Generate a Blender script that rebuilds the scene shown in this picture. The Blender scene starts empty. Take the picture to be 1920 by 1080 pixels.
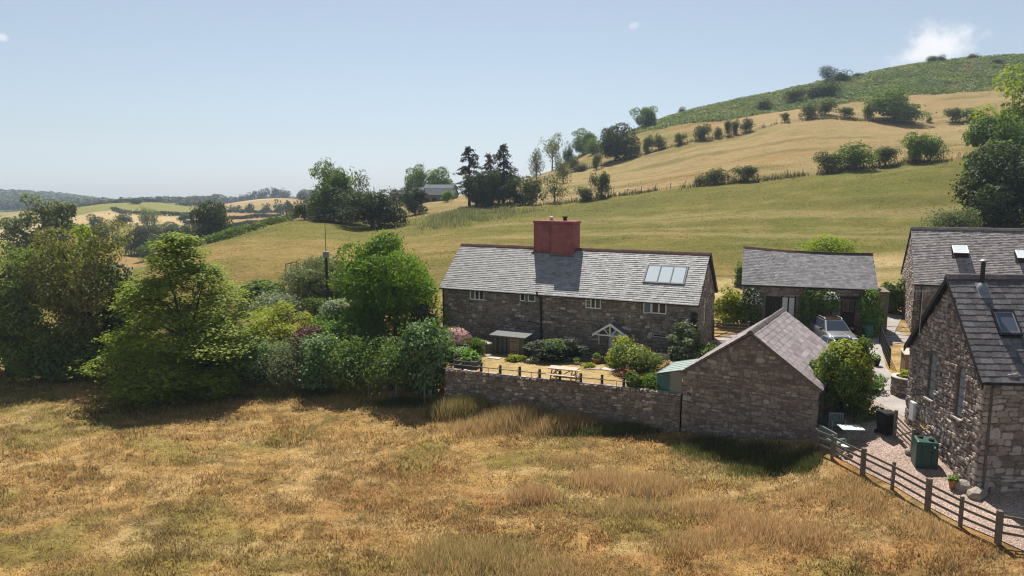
import bpy, bmesh, math, random
import numpy as np
from mathutils import Vector, Matrix
sc = bpy.context.scene
COL = sc.collection
R = math.radians

# ------------------------------------------------------------------ camera, sky, sun, exposure
FPX, PITCH, CZ = 1316.3, R(7.922), 11.0
cam = bpy.data.cameras.new('camera'); cam.sensor_width = 36.0; cam.lens = FPX / 1920 * 36
cam.clip_start = 0.3; cam.clip_end = 9000
co = bpy.data.objects.new('camera', cam); COL.objects.link(co)
co.location = (0, 0, CZ); co.rotation_euler = (R(90) - PITCH, 0, 0); sc.camera = co

SUN_EL, SUN_AZ = R(58.5), R(-2.5)          # azimuth measured from +Y towards +X
w = bpy.data.worlds.new('World'); sc.world = w; w.use_nodes = True
nt = w.node_tree; nt.nodes.clear()
def wn(t, **k):
    n = nt.nodes.new(t)
    for a, b in k.items(): setattr(n, a, b)
    return n
out = wn('ShaderNodeOutputWorld'); bg = wn('ShaderNodeBackground'); sky = wn('ShaderNodeTexSky')
sky.sky_type = 'NISHITA'; sky.sun_disc = False; sky.sun_elevation = SUN_EL; sky.sun_rotation = SUN_AZ
sky.altitude = 200; sky.air_density = 1.0; sky.dust_density = 0.6; sky.ozone_density = 1.2
SKY_STRENGTH = 0.060
bg.inputs[1].default_value = SKY_STRENGTH
tc = wn('ShaderNodeTexCoord')
def ray(px, py):
    a = (px - 960) / FPX; b = (540 - py) / FPX; c, s = math.cos(PITCH), math.sin(PITCH)
    return np.array([a, c + b * s, -s + b * c])
def wmath(op, a, b=None, c=None):
    n = wn('ShaderNodeMath', operation=op)
    for i, v in enumerate((a, b, c)):
        if v is None: continue
        if isinstance(v, (int, float)): n.inputs[i].default_value = v
        else: nt.links.new(v, n.inputs[i])
    return n.outputs[0]
def wdot(vec):
    n = wn('ShaderNodeVectorMath', operation='DOT_PRODUCT'); n.inputs[1].default_value = vec
    nt.links.new(tc.outputs['Generated'], n.inputs[0]); return n.outputs['Value']
noise = wn('ShaderNodeTexNoise'); noise.inputs['Scale'].default_value = 26; noise.inputs['Detail'].default_value = 9
noise.inputs['Roughness'].default_value = 0.62
nt.links.new(tc.outputs['Generated'], noise.inputs['Vector'])
total = None
# small fair-weather clouds: direction, half width, half height, density
for (px, py, hw, hh, den) in ((1762, 82, .052, .028, 1.0), (1722, 104, .052, .020, .95), (1189, 47, .009, .006, .35), (4, 70, .008, .006, .6)):
    d = ray(px, py); d /= np.linalg.norm(d)
    r_ = np.cross(d, (0, 0, 1)); r_ /= np.linalg.norm(r_); u_ = np.cross(r_, d)
    a = wmath('DIVIDE', wdot(tuple(r_)), hw); b = wmath('DIVIDE', wdot(tuple(u_)), hh)
    rr = wmath('SQRT', wmath('ADD', wmath('MULTIPLY', a, a), wmath('MULTIPLY', b, b)))
    front = wmath('GREATER_THAN', wdot(tuple(d)), 0.5)
    v = wmath('SUBTRACT', 1.0, rr)
    v = wmath('ADD', v, wmath('MULTIPLY', wmath('SUBTRACT', noise.outputs['Fac'], .50), 1.9))
    mr = wn('ShaderNodeMapRange', interpolation_type='SMOOTHSTEP'); mr.inputs[1].default_value = 0.0; mr.inputs[2].default_value = .75
    mr.inputs[4].default_value = den
    nt.links.new(v, mr.inputs[0])
    v = wmath('MULTIPLY', mr.outputs[0], front)
    total = v if total is None else wmath('MAXIMUM', total, v)
mx = wn('ShaderNodeMix', data_type='RGBA'); nt.links.new(total, mx.inputs[0]); hs = wn('ShaderNodeHueSaturation'); hs.inputs['Saturation'].default_value = .60; hs.inputs['Hue'].default_value = .495; nt.links.new(sky.outputs[0], hs.inputs['Color']); tn = wn('ShaderNodeMix', data_type='RGBA', blend_type='MULTIPLY'); tn.inputs[0].default_value = 1.0; tn.inputs[7].default_value = (.94, .985, 1.04, 1); nt.links.new(hs.outputs[0], tn.inputs[6]); nt.links.new(tn.outputs[2], mx.inputs[6])
mx.inputs[7].default_value = (10.0, 10.0, 10.2, 1)
nt.links.new(mx.outputs[2], bg.inputs[0]); nt.links.new(bg.outputs[0], out.inputs[0])

sl = bpy.data.lights.new('sun', 'SUN'); sl.energy = 5.0; sl.angle = R(0.53); sl.color = (1.0, .945, .87)
so = bpy.data.objects.new('sun', sl); COL.objects.link(so)
sd = Vector((math.sin(SUN_AZ) * math.cos(SUN_EL), math.cos(SUN_AZ) * math.cos(SUN_EL), math.sin(SUN_EL)))
so.rotation_euler = sd.to_track_quat('Z', 'Y').to_euler(); so.location = (0, 40, 80)
sc.view_settings.view_transform = 'Standard'; sc.view_settings.look = 'None'
sc.view_settings.gamma = 1; sc.view_settings.use_curve_mapping = False
sc.view_settings.exposure = 0.70
sc.cycles.max_bounces = 6; sc.cycles.transparent_max_bounces = 8; sc.cycles.volume_bounces = 0
sc.cycles.diffuse_bounces = 3; sc.cycles.use_denoising = True; sc.cycles.filter_width = 1.15

# ------------------------------------------------------------------ helpers: objects
def tag(o, label=None, cat=None, group=None, kind=None):
    if label: o['label'] = label
    if cat: o['category'] = cat
    if group: o['group'] = group
    if kind: o['kind'] = kind
    return o
def empty(name, loc=(0, 0, 0), rz=0.0, label=None, cat=None, group=None):
    o = bpy.data.objects.new(name, None); COL.objects.link(o)
    o.location = tuple(float(c) for c in loc); o.rotation_euler = (0, 0, rz); o.empty_display_size = .2
    return tag(o, label, cat, group)
def link(name, me, m=None, parent=None):
    o = bpy.data.objects.new(name, me); COL.objects.link(o)
    if m is not None:
        if not me.materials: me.materials.append(m)
    o.parent = parent
    return o
def npmesh(name, V, quads=None, tris=None, smooth=False):
    V = np.asarray(V, np.float32).reshape(-1, 3)
    q = np.zeros((0, 4), np.int32) if quads is None else np.asarray(quads, np.int32).reshape(-1, 4)
    t = np.zeros((0, 3), np.int32) if tris is None else np.asarray(tris, np.int32).reshape(-1, 3)
    me = bpy.data.meshes.new(name)
    me.vertices.add(len(V)); me.vertices.foreach_set('co', V.ravel())
    nl = q.size + t.size; me.loops.add(nl)
    me.loops.foreach_set('vertex_index', np.concatenate([q.ravel(), t.ravel()]))
    n = len(q) + len(t); me.polygons.add(n)
    st = np.concatenate([np.arange(len(q)) * 4, len(q) * 4 + np.arange(len(t)) * 3]).astype(np.int32)
    me.polygons.foreach_set('loop_start', st)
    if smooth: me.polygons.foreach_set('use_smooth', np.ones(n, bool))
    me.update(calc_edges=True)
    return me
def vcol(me, C):
    a = me.color_attributes.new('Col', 'FLOAT_COLOR', 'POINT')
    C = np.asarray(C, np.float32)
    if C.shape[1] == 3: C = np.hstack([C, np.ones((len(C), 1), np.float32)])
    a.data.foreach_set('color', C.ravel())
class Frame:                                   # a plane in a thing's own space: u right, v up, d outwards
    def __init__(s, o, r, up):
        s.o = Vector(o); s.r = Vector(r).normalized(); s.up = Vector(up).normalized(); s.n = s.r.cross(s.up)
    def p(s, u, v, d=0.0): return s.o + s.r * u + s.up * v + s.n * d
    def mat(s, u, v, d, su=1, sv=1, sd_=1, roll=0.0):
        m = Matrix((( s.r.x, s.up.x, s.n.x), (s.r.y, s.up.y, s.n.y), (s.r.z, s.up.z, s.n.z))) @ Matrix.Rotation(roll, 3, 'Z')
        m = m @ Matrix.Diagonal((su, sv, sd_))
        m = m.to_4x4(); m.translation = s.p(u, v, d); return m
FLAT = Frame((0, 0, 0), (1, 0, 0), (0, 1, 0))  # u=x, v=y, d=z
class MB:                                      # collects shapes of ONE part
    def __init__(s): s.v = []; s.f = []; s.sm = []
    def add(s, vs, fs, smooth=False):
        b = len(s.v); s.v += [tuple(x) for x in vs]; s.f += [tuple(i + b for i in f) for f in fs]; s.sm += [smooth] * len(fs)
        return s
    def box(s, u0, u1, v0, v1, d0, d1, F=FLAT):
        c = [F.p(u, v, d) for d in (d0, d1) for v in (v0, v1) for u in (u0, u1)]
        return s.add(c, [(0, 2, 3, 1), (4, 5, 7, 6), (0, 1, 5, 4), (2, 6, 7, 3), (0, 4, 6, 2), (1, 3, 7, 5)])
    def prism(s, pts, d0, d1, F=FLAT):          # outline in (u,v), extruded along d
        n = len(pts); a = [F.p(u, v, d0) for u, v in pts] + [F.p(u, v, d1) for u, v in pts]
        return s.add(a, [tuple(range(n))[::-1], tuple(range(n, 2 * n))] + [(i, (i + 1) % n, n + (i + 1) % n, n + i) for i in range(n)])
    def tube(s, pts, rad, n=6, cap=True):
        pts = [Vector(p) for p in pts]; rad = rad if hasattr(rad, '__len__') else [rad] * len(pts)
        vs = []
        for i, p in enumerate(pts):
            d = (pts[min(i + 1, len(pts) - 1)] - pts[max(i - 1, 0)]).normalized()
            x = d.cross(Vector((0, 0, 1)) if abs(d.z) < .9 else Vector((1, 0, 0))).normalized(); y = d.cross(x)
            for k in range(n):
                a = 2 * math.pi * k / n; vs.append(p + (x * math.cos(a) + y * math.sin(a)) * rad[i])
        fs = [(i * n + k, i * n + (k + 1) % n, (i + 1) * n + (k + 1) % n, (i + 1) * n + k) for i in range(len(pts) - 1) for k in range(n)]
        s.add(vs, fs, True)
        if cap:
            b = len(pts) * n
            s.add(vs[:n], [tuple(range(n))]); s.add(vs[b - n:], [tuple(range(n))[::-1]])
        return s
    def lathe(s, prof, c=(0, 0, 0), n=14):
        vs = [(c[0] + r * math.cos(2 * math.pi * k / n), c[1] + r * math.sin(2 * math.pi * k / n), c[2] + z) for r, z in prof for k in range(n)]
        fs = [(i * n + k, i * n + (k + 1) % n, (i + 1) * n + (k + 1) % n, (i + 1) * n + k) for i in range(len(prof) - 1) for k in range(n)]
        return s.add(vs, fs, True)
    def mesh(s, name):
        me = bpy.data.meshes.new(name); me.from_pydata(s.v, [], s.f)
        me.polygons.foreach_set('use_smooth', s.sm); me.update(); return me
    def build(s, name, m, parent=None, bevel=0.0):
        me = s.mesh(name); o = link(name, me, m, parent)
        if bevel:
            b = o.modifiers.new('bevel', 'BEVEL'); b.width = bevel; b.segments = 2; b.limit_method = 'ANGLE'
        return o
def copy_tree(o, parent=None):
    c = o.copy(); COL.objects.link(c); c.parent = parent
    for ch in list(o.children): copy_tree(ch, c)
    return c

# ------------------------------------------------------------------ helpers: materials
MATS = {}
class NT:
    def __init__(s, name):
        m = bpy.data.materials.new(name); m.use_nodes = True; s.m = m; s.t = m.node_tree; s.t.nodes.clear()
        s.out = s.n('ShaderNodeOutputMaterial')
    def n(s, t, **k):
        x = s.t.nodes.new(t)
        for a, b in k.items(): setattr(x, a, b)
        return x
    def set(s, sock, v):
        if isinstance(v, bpy.types.NodeSocket): s.t.links.new(v, sock)
        elif isinstance(v, (tuple, list)) and len(v) == 3 and sock.type == 'RGBA': sock.default_value = (*v, 1)
        else: sock.default_value = v
    def noise(s, scale, detail=4, rough=.55, vec=None, dist=0.0):
        x = s.n('ShaderNodeTexNoise'); x.inputs['Scale'].default_value = scale; x.inputs['Detail'].default_value = detail
        x.inputs['Roughness'].default_value = rough; x.inputs['Distortion'].default_value = dist
        s.set(x.inputs['Vector'], vec if vec is not None else s.pos()); return x.outputs['Fac']
    def pos(s):
        if not hasattr(s, '_g'): s._g = s.n('ShaderNodeNewGeometry')
        return s._g.outputs['Position']
    def rnd(s):                                 # one number for each piece, joined or single
        s.pos(); oi = s.n('ShaderNodeObjectInfo')
        return s.math('FRACT', s.math('ADD', s.math('MULTIPLY', oi.outputs['Random'], 7.13), s._g.outputs['Random Per Island']))
    def math(s, op, a, b=None):
        x = s.n('ShaderNodeMath', operation=op); s.set(x.inputs[0], a)
        if b is not None: s.set(x.inputs[1], b)
        return x.outputs[0]
    def ramp(s, fac, stops, mode='LINEAR'):
        x = s.n('ShaderNodeValToRGB'); x.color_ramp.interpolation = mode; e = x.color_ramp.elements
        while len(e) < len(stops): e.new(.5)
        for k, (p, c) in zip(e, stops): k.position = p; k.color = (*c, 1) if len(c) == 3 else c
        s.set(x.inputs[0], fac); return x.outputs[0]
    def mix(s, fac, a, b, blend='MIX'):
        x = s.n('ShaderNodeMix', data_type='RGBA', blend_type=blend); s.set(x.inputs[0], fac); s.set(x.inputs[6], a); s.set(x.inputs[7], b)
        return x.outputs[2]
    def rng(s, v, a, b, c, d):
        x = s.n('ShaderNodeMapRange'); s.set(x.inputs[0], v)
        for i, k in enumerate((a, b, c, d)): x.inputs[i + 1].default_value = k
        return x.outputs[0]
    def bump(s, h, dist, strength=1.0):
        x = s.n('ShaderNodeBump'); x.inputs['Distance'].default_value = dist; x.inputs['Strength'].default_value = strength
        s.set(x.inputs['Height'], h); return x.outputs[0]
    def pr(s, col, rough=.8, spec=.3, normal=None, metal=0.0, **k):
        b = s.n('ShaderNodeBsdfPrincipled'); s.set(b.inputs['Base Color'], col); s.set(b.inputs['Roughness'], rough)
        s.set(b.inputs['Specular IOR Level'], spec); s.set(b.inputs['Metallic'], metal)
        if normal is not None: s.set(b.inputs['Normal'], normal)
        for a, v in k.items(): s.set(b.inputs[a], v)
        s.t.links.new(b.outputs[0], s.out.inputs[0]); MATS[s.m.name] = s.m; return s.m
def plain(name, col, rough=.7, spec=.3, metal=0.0, var=.25, scale=6.0, bump=0.0):
    t = NT(name); n = t.noise(scale, 5)
    c = t.mix(1.0, col, t.ramp(n, [(.25, (1 - var,) * 3), (.75, (1 + var * .4,) * 3)]), 'MULTIPLY')
    nr = t.bump(t.noise(scale * 5, 3), bump) if bump else None
    return t.pr(c, rough, spec, nr, metal)
def stone(name, stops, rough=.9, lichen=.25):
    t = NT(name); r = t.rnd()
    c = t.ramp(r, stops)
    n1 = t.noise(9, 5, .6); n2 = t.noise(1.1, 3); n3 = t.noise(38, 3)
    c = t.mix(1.0, c, t.ramp(n1, [(.25, (.62,) * 3), (.75, (1.22,) * 3)]), 'MULTIPLY')
    c = t.mix(1.0, c, t.ramp(n2, [(.3, (.82, .80, .80)), (.7, (1.1, 1.08, 1.04))]), 'MULTIPLY')
    c = t.mix(t.math('MULTIPLY', t.ramp(t.noise(4.3, 6, .7), [(.56, (0, 0, 0)), (.66, (1, 1, 1))]), lichen), c, (.42, .41, .36))
    return t.pr(c, rough, .2, t.bump(t.math('ADD', n1, t.math('MULTIPLY', n3, .4)), .03))
def slate(name, stops, rough=.5, spec=.5, lich=.3, moss=.0, lc=(.40, .41, .37)):
    t = NT(name); c = t.ramp(t.rnd(), stops)
    n1 = t.noise(3.2, 6, .65); n2 = t.noise(14, 4)
    c = t.mix(1.0, c, t.ramp(n2, [(.3, (.8,) * 3), (.7, (1.15,) * 3)]), 'MULTIPLY')
    c = t.mix(t.math('MULTIPLY', t.ramp(n1, [(.5, (0, 0, 0)), (.68, (1, 1, 1))]), lich), c, lc)
    if moss: c = t.mix(t.math('MULTIPLY', t.ramp(t.noise(1.7, 6, .7), [(.58, (0, 0, 0)), (.66, (1, 1, 1))]), moss), c, (.07, .06, .03))
    rr = t.rng(t.noise(5, 4), .3, .7, rough - .1, rough + .14)
    return t.pr(c, rr, spec, t.bump(n2, .012))
def leafm(name, stops, trans=.45, tcol=None, rough=.6, bs=1.1):
    t = NT(name); r = t.rnd()
    big = t.noise(bs, 4)
    f = t.math('ADD', t.math('MULTIPLY', r, .34), t.math('MULTIPLY', t.rng(big, .3, .7, 0, 1), .66))
    c = t.ramp(f, stops)
    b = t.n('ShaderNodeBsdfPrincipled'); t.set(b.inputs['Base Color'], c); b.inputs['Roughness'].default_value = rough; b.inputs['Specular IOR Level'].default_value = .12
    tr = t.n('ShaderNodeBsdfTranslucent'); t.set(tr.inputs[0], t.mix(1.0, c, tcol or (1.55, 1.6, .45), 'MULTIPLY'))
    ms = t.n('ShaderNodeMixShader'); ms.inputs[0].default_value = trans
    t.t.links.new(b.outputs[0], ms.inputs[1]); t.t.links.new(tr.outputs[0], ms.inputs[2]); t.t.links.new(ms.outputs[0], t.out.inputs[0])
    MATS[name] = t.m; return t.m
def grassm(name, trans=.4):
    t = NT(name); a = t.n('ShaderNodeVertexColor'); a.layer_name = 'Col'
    c = t.mix(1.0, a.outputs[0], t.ramp(t.rnd(), [(0, (.7, .7, .7)), (1, (1.25, 1.25, 1.25))]), 'MULTIPLY')
    b = t.n('ShaderNodeBsdfDiffuse'); t.set(b.inputs[0], c)
    tr = t.n('ShaderNodeBsdfTranslucent'); t.set(tr.inputs[0], c)
    ms = t.n('ShaderNodeMixShader'); ms.inputs[0].default_value = trans
    t.t.links.new(b.outputs[0], ms.inputs[1]); t.t.links.new(tr.outputs[0], ms.inputs[2]); t.t.links.new(ms.outputs[0], t.out.inputs[0])
    MATS[name] = t.m; return t.m

# ------------------------------------------------------------------ smooth value noise
_perm = np.random.RandomState(7).rand(256, 256)
def vnoise(x, y):
    xi = np.floor(x).astype(int); yi = np.floor(y).astype(int); fx = x - xi; fy = y - yi
    fx = fx * fx * (3 - 2 * fx); fy = fy * fy * (3 - 2 * fy)
    g = lambda i, j: _perm[i & 255, j & 255]
    return (g(xi, yi) * (1 - fx) + g(xi + 1, yi) * fx) * (1 - fy) + (g(xi, yi + 1) * (1 - fx) + g(xi + 1, yi + 1) * fx) * fy
def fbm(x, y, s, o=4, g=.5):
    v = 0; a = 1; t = 0
    for k in range(o):
        v = v + a * vnoise(x / s + 17.3 * k, y / s - 9.1 * k); t += a; a *= g; s = s / 2.03
    return v / t
def sstep(a, b, x):
    t = np.clip((x - a) / (b - a), 0, 1); return t * t * (3 - 2 * t)

# ------------------------------------------------------------------ terrain: heights from surveyed profiles
def zat(py, Y):
    b = (540 - py) / FPX; c, s = math.cos(PITCH), math.sin(PITCH)
    return CZ + Y * (-s + b * c) / (c + b * s)
# sight-line profiles: bearing column -> (distance, image height) or (distance, height in metres as imaginary)
PROF = {
 -900: [(55,-4j),(70,-5j),(150,-12j),(300,-14j),(600,-6j),(1000,12j),(1400,34j),(2300,20j)],
 0: [(55,-3j),(70,-4j),(110,-7j),(200,-13j),(300,-13j),(400,432),(500,416),(620,414),(900,392),(1300,364),(1800,-20j),(2300,-40j)],
 120: [(55,-2.6j),(70,-3j),(110,-5j),(200,-10j),(300,-10j),(380,420),(480,392),(560,394),(900,388),(1300,370),(1800,-20j),(2300,-40j)],
 200: [(55,-2j),(70,-2j),(110,-3j),(180,-9j),(260,440),(360,410),(500,379),(600,385),(900,393),(1300,385),(1800,-20j),(2300,-40j)],
 265: [(55,-1.4j),(70,0j),(85,1j),(130,-4j),(200,-9j),(270,440),(380,408),(540,376),(650,386),(1000,392),(1300,390),(1800,-20j),(2300,-40j)],
 350: [(55,-.4j),(70,2.2j),(95,464),(130,-1j),(200,-9j),(290,432),(410,405),(580,381),(750,386),(1000,388),(1300,380),(1800,-20j),(2300,-40j)],
 300: [(55,-.8j),(70,2j),(85,484),(100,1.5j),(130,-2j),(200,-9j),(280,437),(400,405),(560,376),(700,384),(1000,392),(1300,386),(1800,-20j),(2300,-40j)],
 400: [(55,0j),(65,500),(80,475),(100,450),(130,1j),(200,-8j),(300,428),(420,405),(600,386),(800,390),(1300,380),(1800,-20j),(2300,-40j)],
 480: [(55,.4j),(65,502),(80,475),(95,450),(115,430),(150,2j),(220,-6j),(300,426),(400,409),(500,401),(650,392),(850,370),(1000,382),(1300,386),(1800,-20j),(2300,-40j)],
 540: [(55,.6j),(65,505),(80,470),(100,437),(125,409),(160,4j),(230,-4j),(400,406),(550,396),(850,367),(1000,382),(1300,392),(1800,-20j),(2300,-40j)],
 620: [(55,.8j),(65,512),(80,470),(100,440),(130,411),(150,6j),(220,2j),(400,-2j),(800,380),(1300,380),(2300,-40j)],
 700: [(55,1.2j),(65,512),(80,478),(100,452),(120,428),(145,405),(165,388),(200,7j),(300,3j),(800,385),(2300,-40j)],
 800: [(58,2j),(68,500),(80,472),(100,438),(130,406),(160,388),(190,381),(240,379),(350,5j),(800,0j),(2300,-40j)],
 900: [(60,2.4j),(70,492),(80,468),(100,432),(135,389),(160,372),(190,366),(240,364),(400,6j),(900,0j),(2300,-40j)],
 980: [(60,2.4j),(70,492),(80,465),(100,428),(135,388),(165,360),(200,337),(216,335),(300,9j),(900,0j),(2300,-40j)],
 1100: [(60,2.4j),(70,490),(80,462),(100,422),(133,375),(165,350),(205,316),(240,289),(262,277),(330,24j),(900,10j),(2300,-20j)],
 1200: [(60,2.4j),(70,492),(80,460),(100,417),(131,364),(165,330),(203,291),(235,256),(265,240),(290,231),(350,30j),(900,20j),(2300,-10j)],
 1300: [(60,2.2j),(70,496),(80,462),(100,410),(130,352),(165,312),(200,266),(235,230),(265,212),(290,197),(350,38j),(900,30j),(2300,0j)],
 1500: [(58,2j),(68,503),(80,455),(100,400),(128,327),(160,285),(198,222),(235,200),(265,175),(295,152),(360,52j),(900,45j),(2300,10j)],
 1700: [(58,2.2j),(66,500),(80,450),(95,408),(126,303),(155,275),(195,238),(235,180),(270,145),(300,112),(370,64j),(900,60j),(2300,20j)],
 1920: [(58,2.4j),(66,490),(80,445),(95,400),(122,290),(150,262),(190,230),(230,165),(265,130),(300,95),(370,74j),(900,70j),(2300,20j)],
 2800: [(58,3j),(66,470),(95,390),(120,280),(190,215),(230,150),(300,92),(370,84j),(900,80j),(2300,30j)],
}
_cp = sorted(PROF); _ly = np.linspace(math.log(50), math.log(2300), 240)
_ct = np.array([(c - 960) / FPX for c in _cp])
_G = []
for c in _cp:
    ys = [math.log(p[0]) for p in PROF[c]]; zs = [p[1].imag if isinstance(p[1], complex) else zat(p[1], p[0]) for p in PROF[c]]
    _G.append(np.interp(_ly, ys, zs))
_G = np.array(_G); _tt = np.linspace(-1.45, 1.45, 291)
_G2 = np.array([np.interp(_tt, _ct, _G[:, j]) for j in range(len(_ly))]).T
def _blur(A, k, ax):
    ker = np.exp(-.5 * (np.arange(-3 * k, 3 * k + 1) / k) ** 2); ker /= ker.sum()
    P = np.pad(A, [(3 * k, 3 * k) if i == ax else (0, 0) for i in range(2)], 'edge')
    return np.apply_along_axis(lambda v: np.convolve(v, ker, 'valid'), ax, P)
_G2 = _blur(_blur(_G2, 3, 0), 2, 1)
def far_z(x, y):
    y = np.maximum(y, 1.0); t = np.clip(x / y, -1.44, 1.44); l = np.clip(np.log(y), _ly[0], _ly[-1] - 1e-6)
    a = (t + 1.45) / 2.9 * 290; i = np.clip(a.astype(int), 0, 289); fa = a - i
    b = (l - _ly[0]) / (_ly[1] - _ly[0]); j = np.clip(b.astype(int), 0, len(_ly) - 2); fb = b - j
    return (_G2[i, j] * (1 - fa) + _G2[i + 1, j] * fa) * (1 - fb) + (_G2[i, j + 1] * (1 - fa) + _G2[i + 1, j + 1] * fa) * fb
# ground near the houses: spot heights
SPOT = np.array([(-40,10,-3),(-20,12,-2.8),(0,10,-2.7),(12,10,-2.2),(25,10,-1.6),(40,10,-1),
 (-30,25,-2.8),(-20,22,-2.7),(-8,24,-2.5),(0,22,-2.5),(6,24,-2.35),(10,22,-2.2),(13,24,-1.7),(14.3,26,-1.5),(17,20,-1.3),(25,20,-1),
 (-4,41.4,-2.1),(2,38.8,-2.1),(8.5,35.8,-2.1),(10,32,-2.2),(12.5,31,-2.0),(13.6,31.6,-1.6),(5,31,-2.4),(-10,33,-2.5),(-20,37,-2.5),(-30,40,-2.7),(-45,45,-3),
 (-12,44.6,-2.1),(-20,48,-2.2),(-30,52.3,-2.5),(-42,57,-2.9),
 (14.7,30.6,-1.0),(15.1,28.6,-1.0),(15.8,26.5,-1.0),(16.1,25.2,-1.0),(16.9,22.8,-1.0),(18.2,25.6,-.75),(17.6,29,-.45),(18.5,32.2,.2),(17,33.5,-.1),(20,36,.3),(17.5,38,.3),(21,41,.5),(22,46,.65),(17,50.5,1.0),(25,47.8,.95),(28,48.5,.9),(24,30,.3),(30,26,.0),(34,40,.8),(40,30,.5),
 (15.4,45,.6),(13,47,.7),(11.5,43,.2),(-5,50.6,.2),(3,46.5,.1),(-9,49.8,.4),(-8,46,-.9),(-14,52,.3),(-20,54,-.4),(-30,58,-2.0)], float)
def _rbf():
    P = []
    for yy in (64, 74):
        for xx in np.linspace(-70, 60, 12): P.append((xx, yy, float(far_z(np.array(xx), np.array(float(yy))))))
    A = np.vstack([SPOT, P]); n = len(A)
    d = np.hypot(A[:, None, 0] - A[None, :, 0], A[:, None, 1] - A[None, :, 1])
    K = np.where(d > 0, d * d * np.log(d + 1e-9), 0) + np.eye(n) * 1.5
    Q = np.hstack([np.ones((n, 1)), A[:, :2]]); M = np.block([[K, Q], [Q.T, np.zeros((3, 3))]])
    return A, np.linalg.solve(M, np.r_[A[:, 2], 0, 0, 0])
_RA, _RW = _rbf()
def near_z(x, y):
    s = np.zeros_like(x)
    for k in range(len(_RA)):
        d2 = (x - _RA[k, 0]) ** 2 + (y - _RA[k, 1]) ** 2 + 1e-9
        s += _RW[k] * .5 * d2 * np.log(d2)
    return s + _RW[-3] + _RW[-2] * x + _RW[-1] * y
W0 = np.array([-4.05, 41.54]); WE = np.array([math.cos(R(-21.6)), math.sin(R(-21.6))]); WN = np.array([-WE[1], WE[0]])
def sv(x, y): return (x - W0[0]) * WE[0] + (y - W0[1]) * WE[1], (x - W0[0]) * WN[0] + (y - W0[1]) * WN[1]
def wxy(s, v): p = W0 + WE * s + WN * v; return float(p[0]), float(p[1])
def Tn(x, y):
    x = np.asarray(x, float); y = np.asarray(y, float)
    k = sstep(58, 72, y); xn = np.clip(x, -90, 75)
    z = near_z(xn, np.minimum(y, 76)) * (1 - k) + far_z(x, np.maximum(y, 50)) * k
    field = 1 - sstep(40, 60, y)
    z = z + (fbm(x, y, 3.0, 4) - .5) * .34 * field * sstep(-.5, 1.5, -(sv(x, y)[1])) * (x < 14)
    z = z + (fbm(x + 50, y, 14., 4) - .5) * np.clip((y - 70) / 60, 0, 1) * np.clip(1.4 - y / 700, .3, 1) * 1.5 + (fbm(x, y * 1.6, 5., 3) - .5) * .55 * sstep(62, 80, y) * sstep(330, 240, y)
    return z
def T(x, y): return float(Tn(np.array([x], float), np.array([y], float))[0])
def at(px, py, Y):
    r = ray(px, py); k = Y / r[1]; return (r[0] * k, Y, CZ + r[2] * k)
def onground(px, Y):
    x = (px - 960) / FPX * Y * 1.0
    for _ in range(3):
        z = T(x, Y); d = Y * math.cos(PITCH) - (z - CZ) * math.sin(PITCH); x = (px - 960) / FPX * d
    return x, Y, T(x, Y)

# ------------------------------------------------------------------ ground colours (dry summer grass)
TAN = np.array([.385, .252, .100]); STRAW = np.array([.47, .355, .175]); RED = np.array([.30, .150, .062])
GRN = np.array([.150, .145, .036]); OLV = np.array([.245, .208, .060]); DRK = np.array([.115, .085, .032])
def lerp(a, b, k): return a + (b - a) * np.asarray(k)[:, None]
def fieldcol(x, y):
    n1 = fbm(x, y, 6.5, 4); n2 = fbm(x + 31, y - 12, 2.2, 4); n3 = fbm(x - 77, y * 1.6 + 5, 9., 3); n4 = fbm(x * .9 + 8, y * 1.7, .8, 3); n5 = fbm(x + 3, y * 2.2, 2.4, 4)
    c = np.tile(TAN, (len(x), 1))
    c = lerp(c, RED, sstep(.44, .66, n1 * .55 + n2 * .45 + .07 * sstep(4, 14, x) * (y < 30) - .10 * sstep(-2, -16, x)) * .7)
    g = n3 * .42 + n2 * .62 + .07 * sstep(-8, -24, x) + .08 * np.exp(-((x - 1) ** 2 / 14 + (y - 24) ** 2 / 10)) - .09 * sstep(9, 13, x) * sstep(22, 30, y)
    c = lerp(c, OLV, sstep(.50, .64, g) * .7); c = lerp(c, GRN, sstep(.60, .74, g) * .38)
    c = lerp(c, STRAW, sstep(.50, .70, n5) * .6)
    c = lerp(c, STRAW, sstep(9, 13, x) * sstep(22, 26, y) * sstep(.3, .55, n2) * .7)
    c = lerp(c, DRK * 1.2, sstep(.50, .70, n4) * .65)
    return c * np.array([.94, .905, .86])
HP = np.array([-900, 0, 400, 600, 760, 980, 1100, 1300, 1500, 1700, 1920, 2800.])
F1 = np.array([120, 120, 120, 128, 130, 134, 133, 130, 128, 126, 122, 120.])      # lower hill fence
F2 = np.array([999, 999, 999, 999, 260, 200, 204, 200, 198, 195, 190, 190.])      # upper hill fence
BR = np.array([9999, 9999, 9999, 9999, 9999, 300, 258, 236, 234, 236, 231, 230.])  # foot of the bracken
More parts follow.
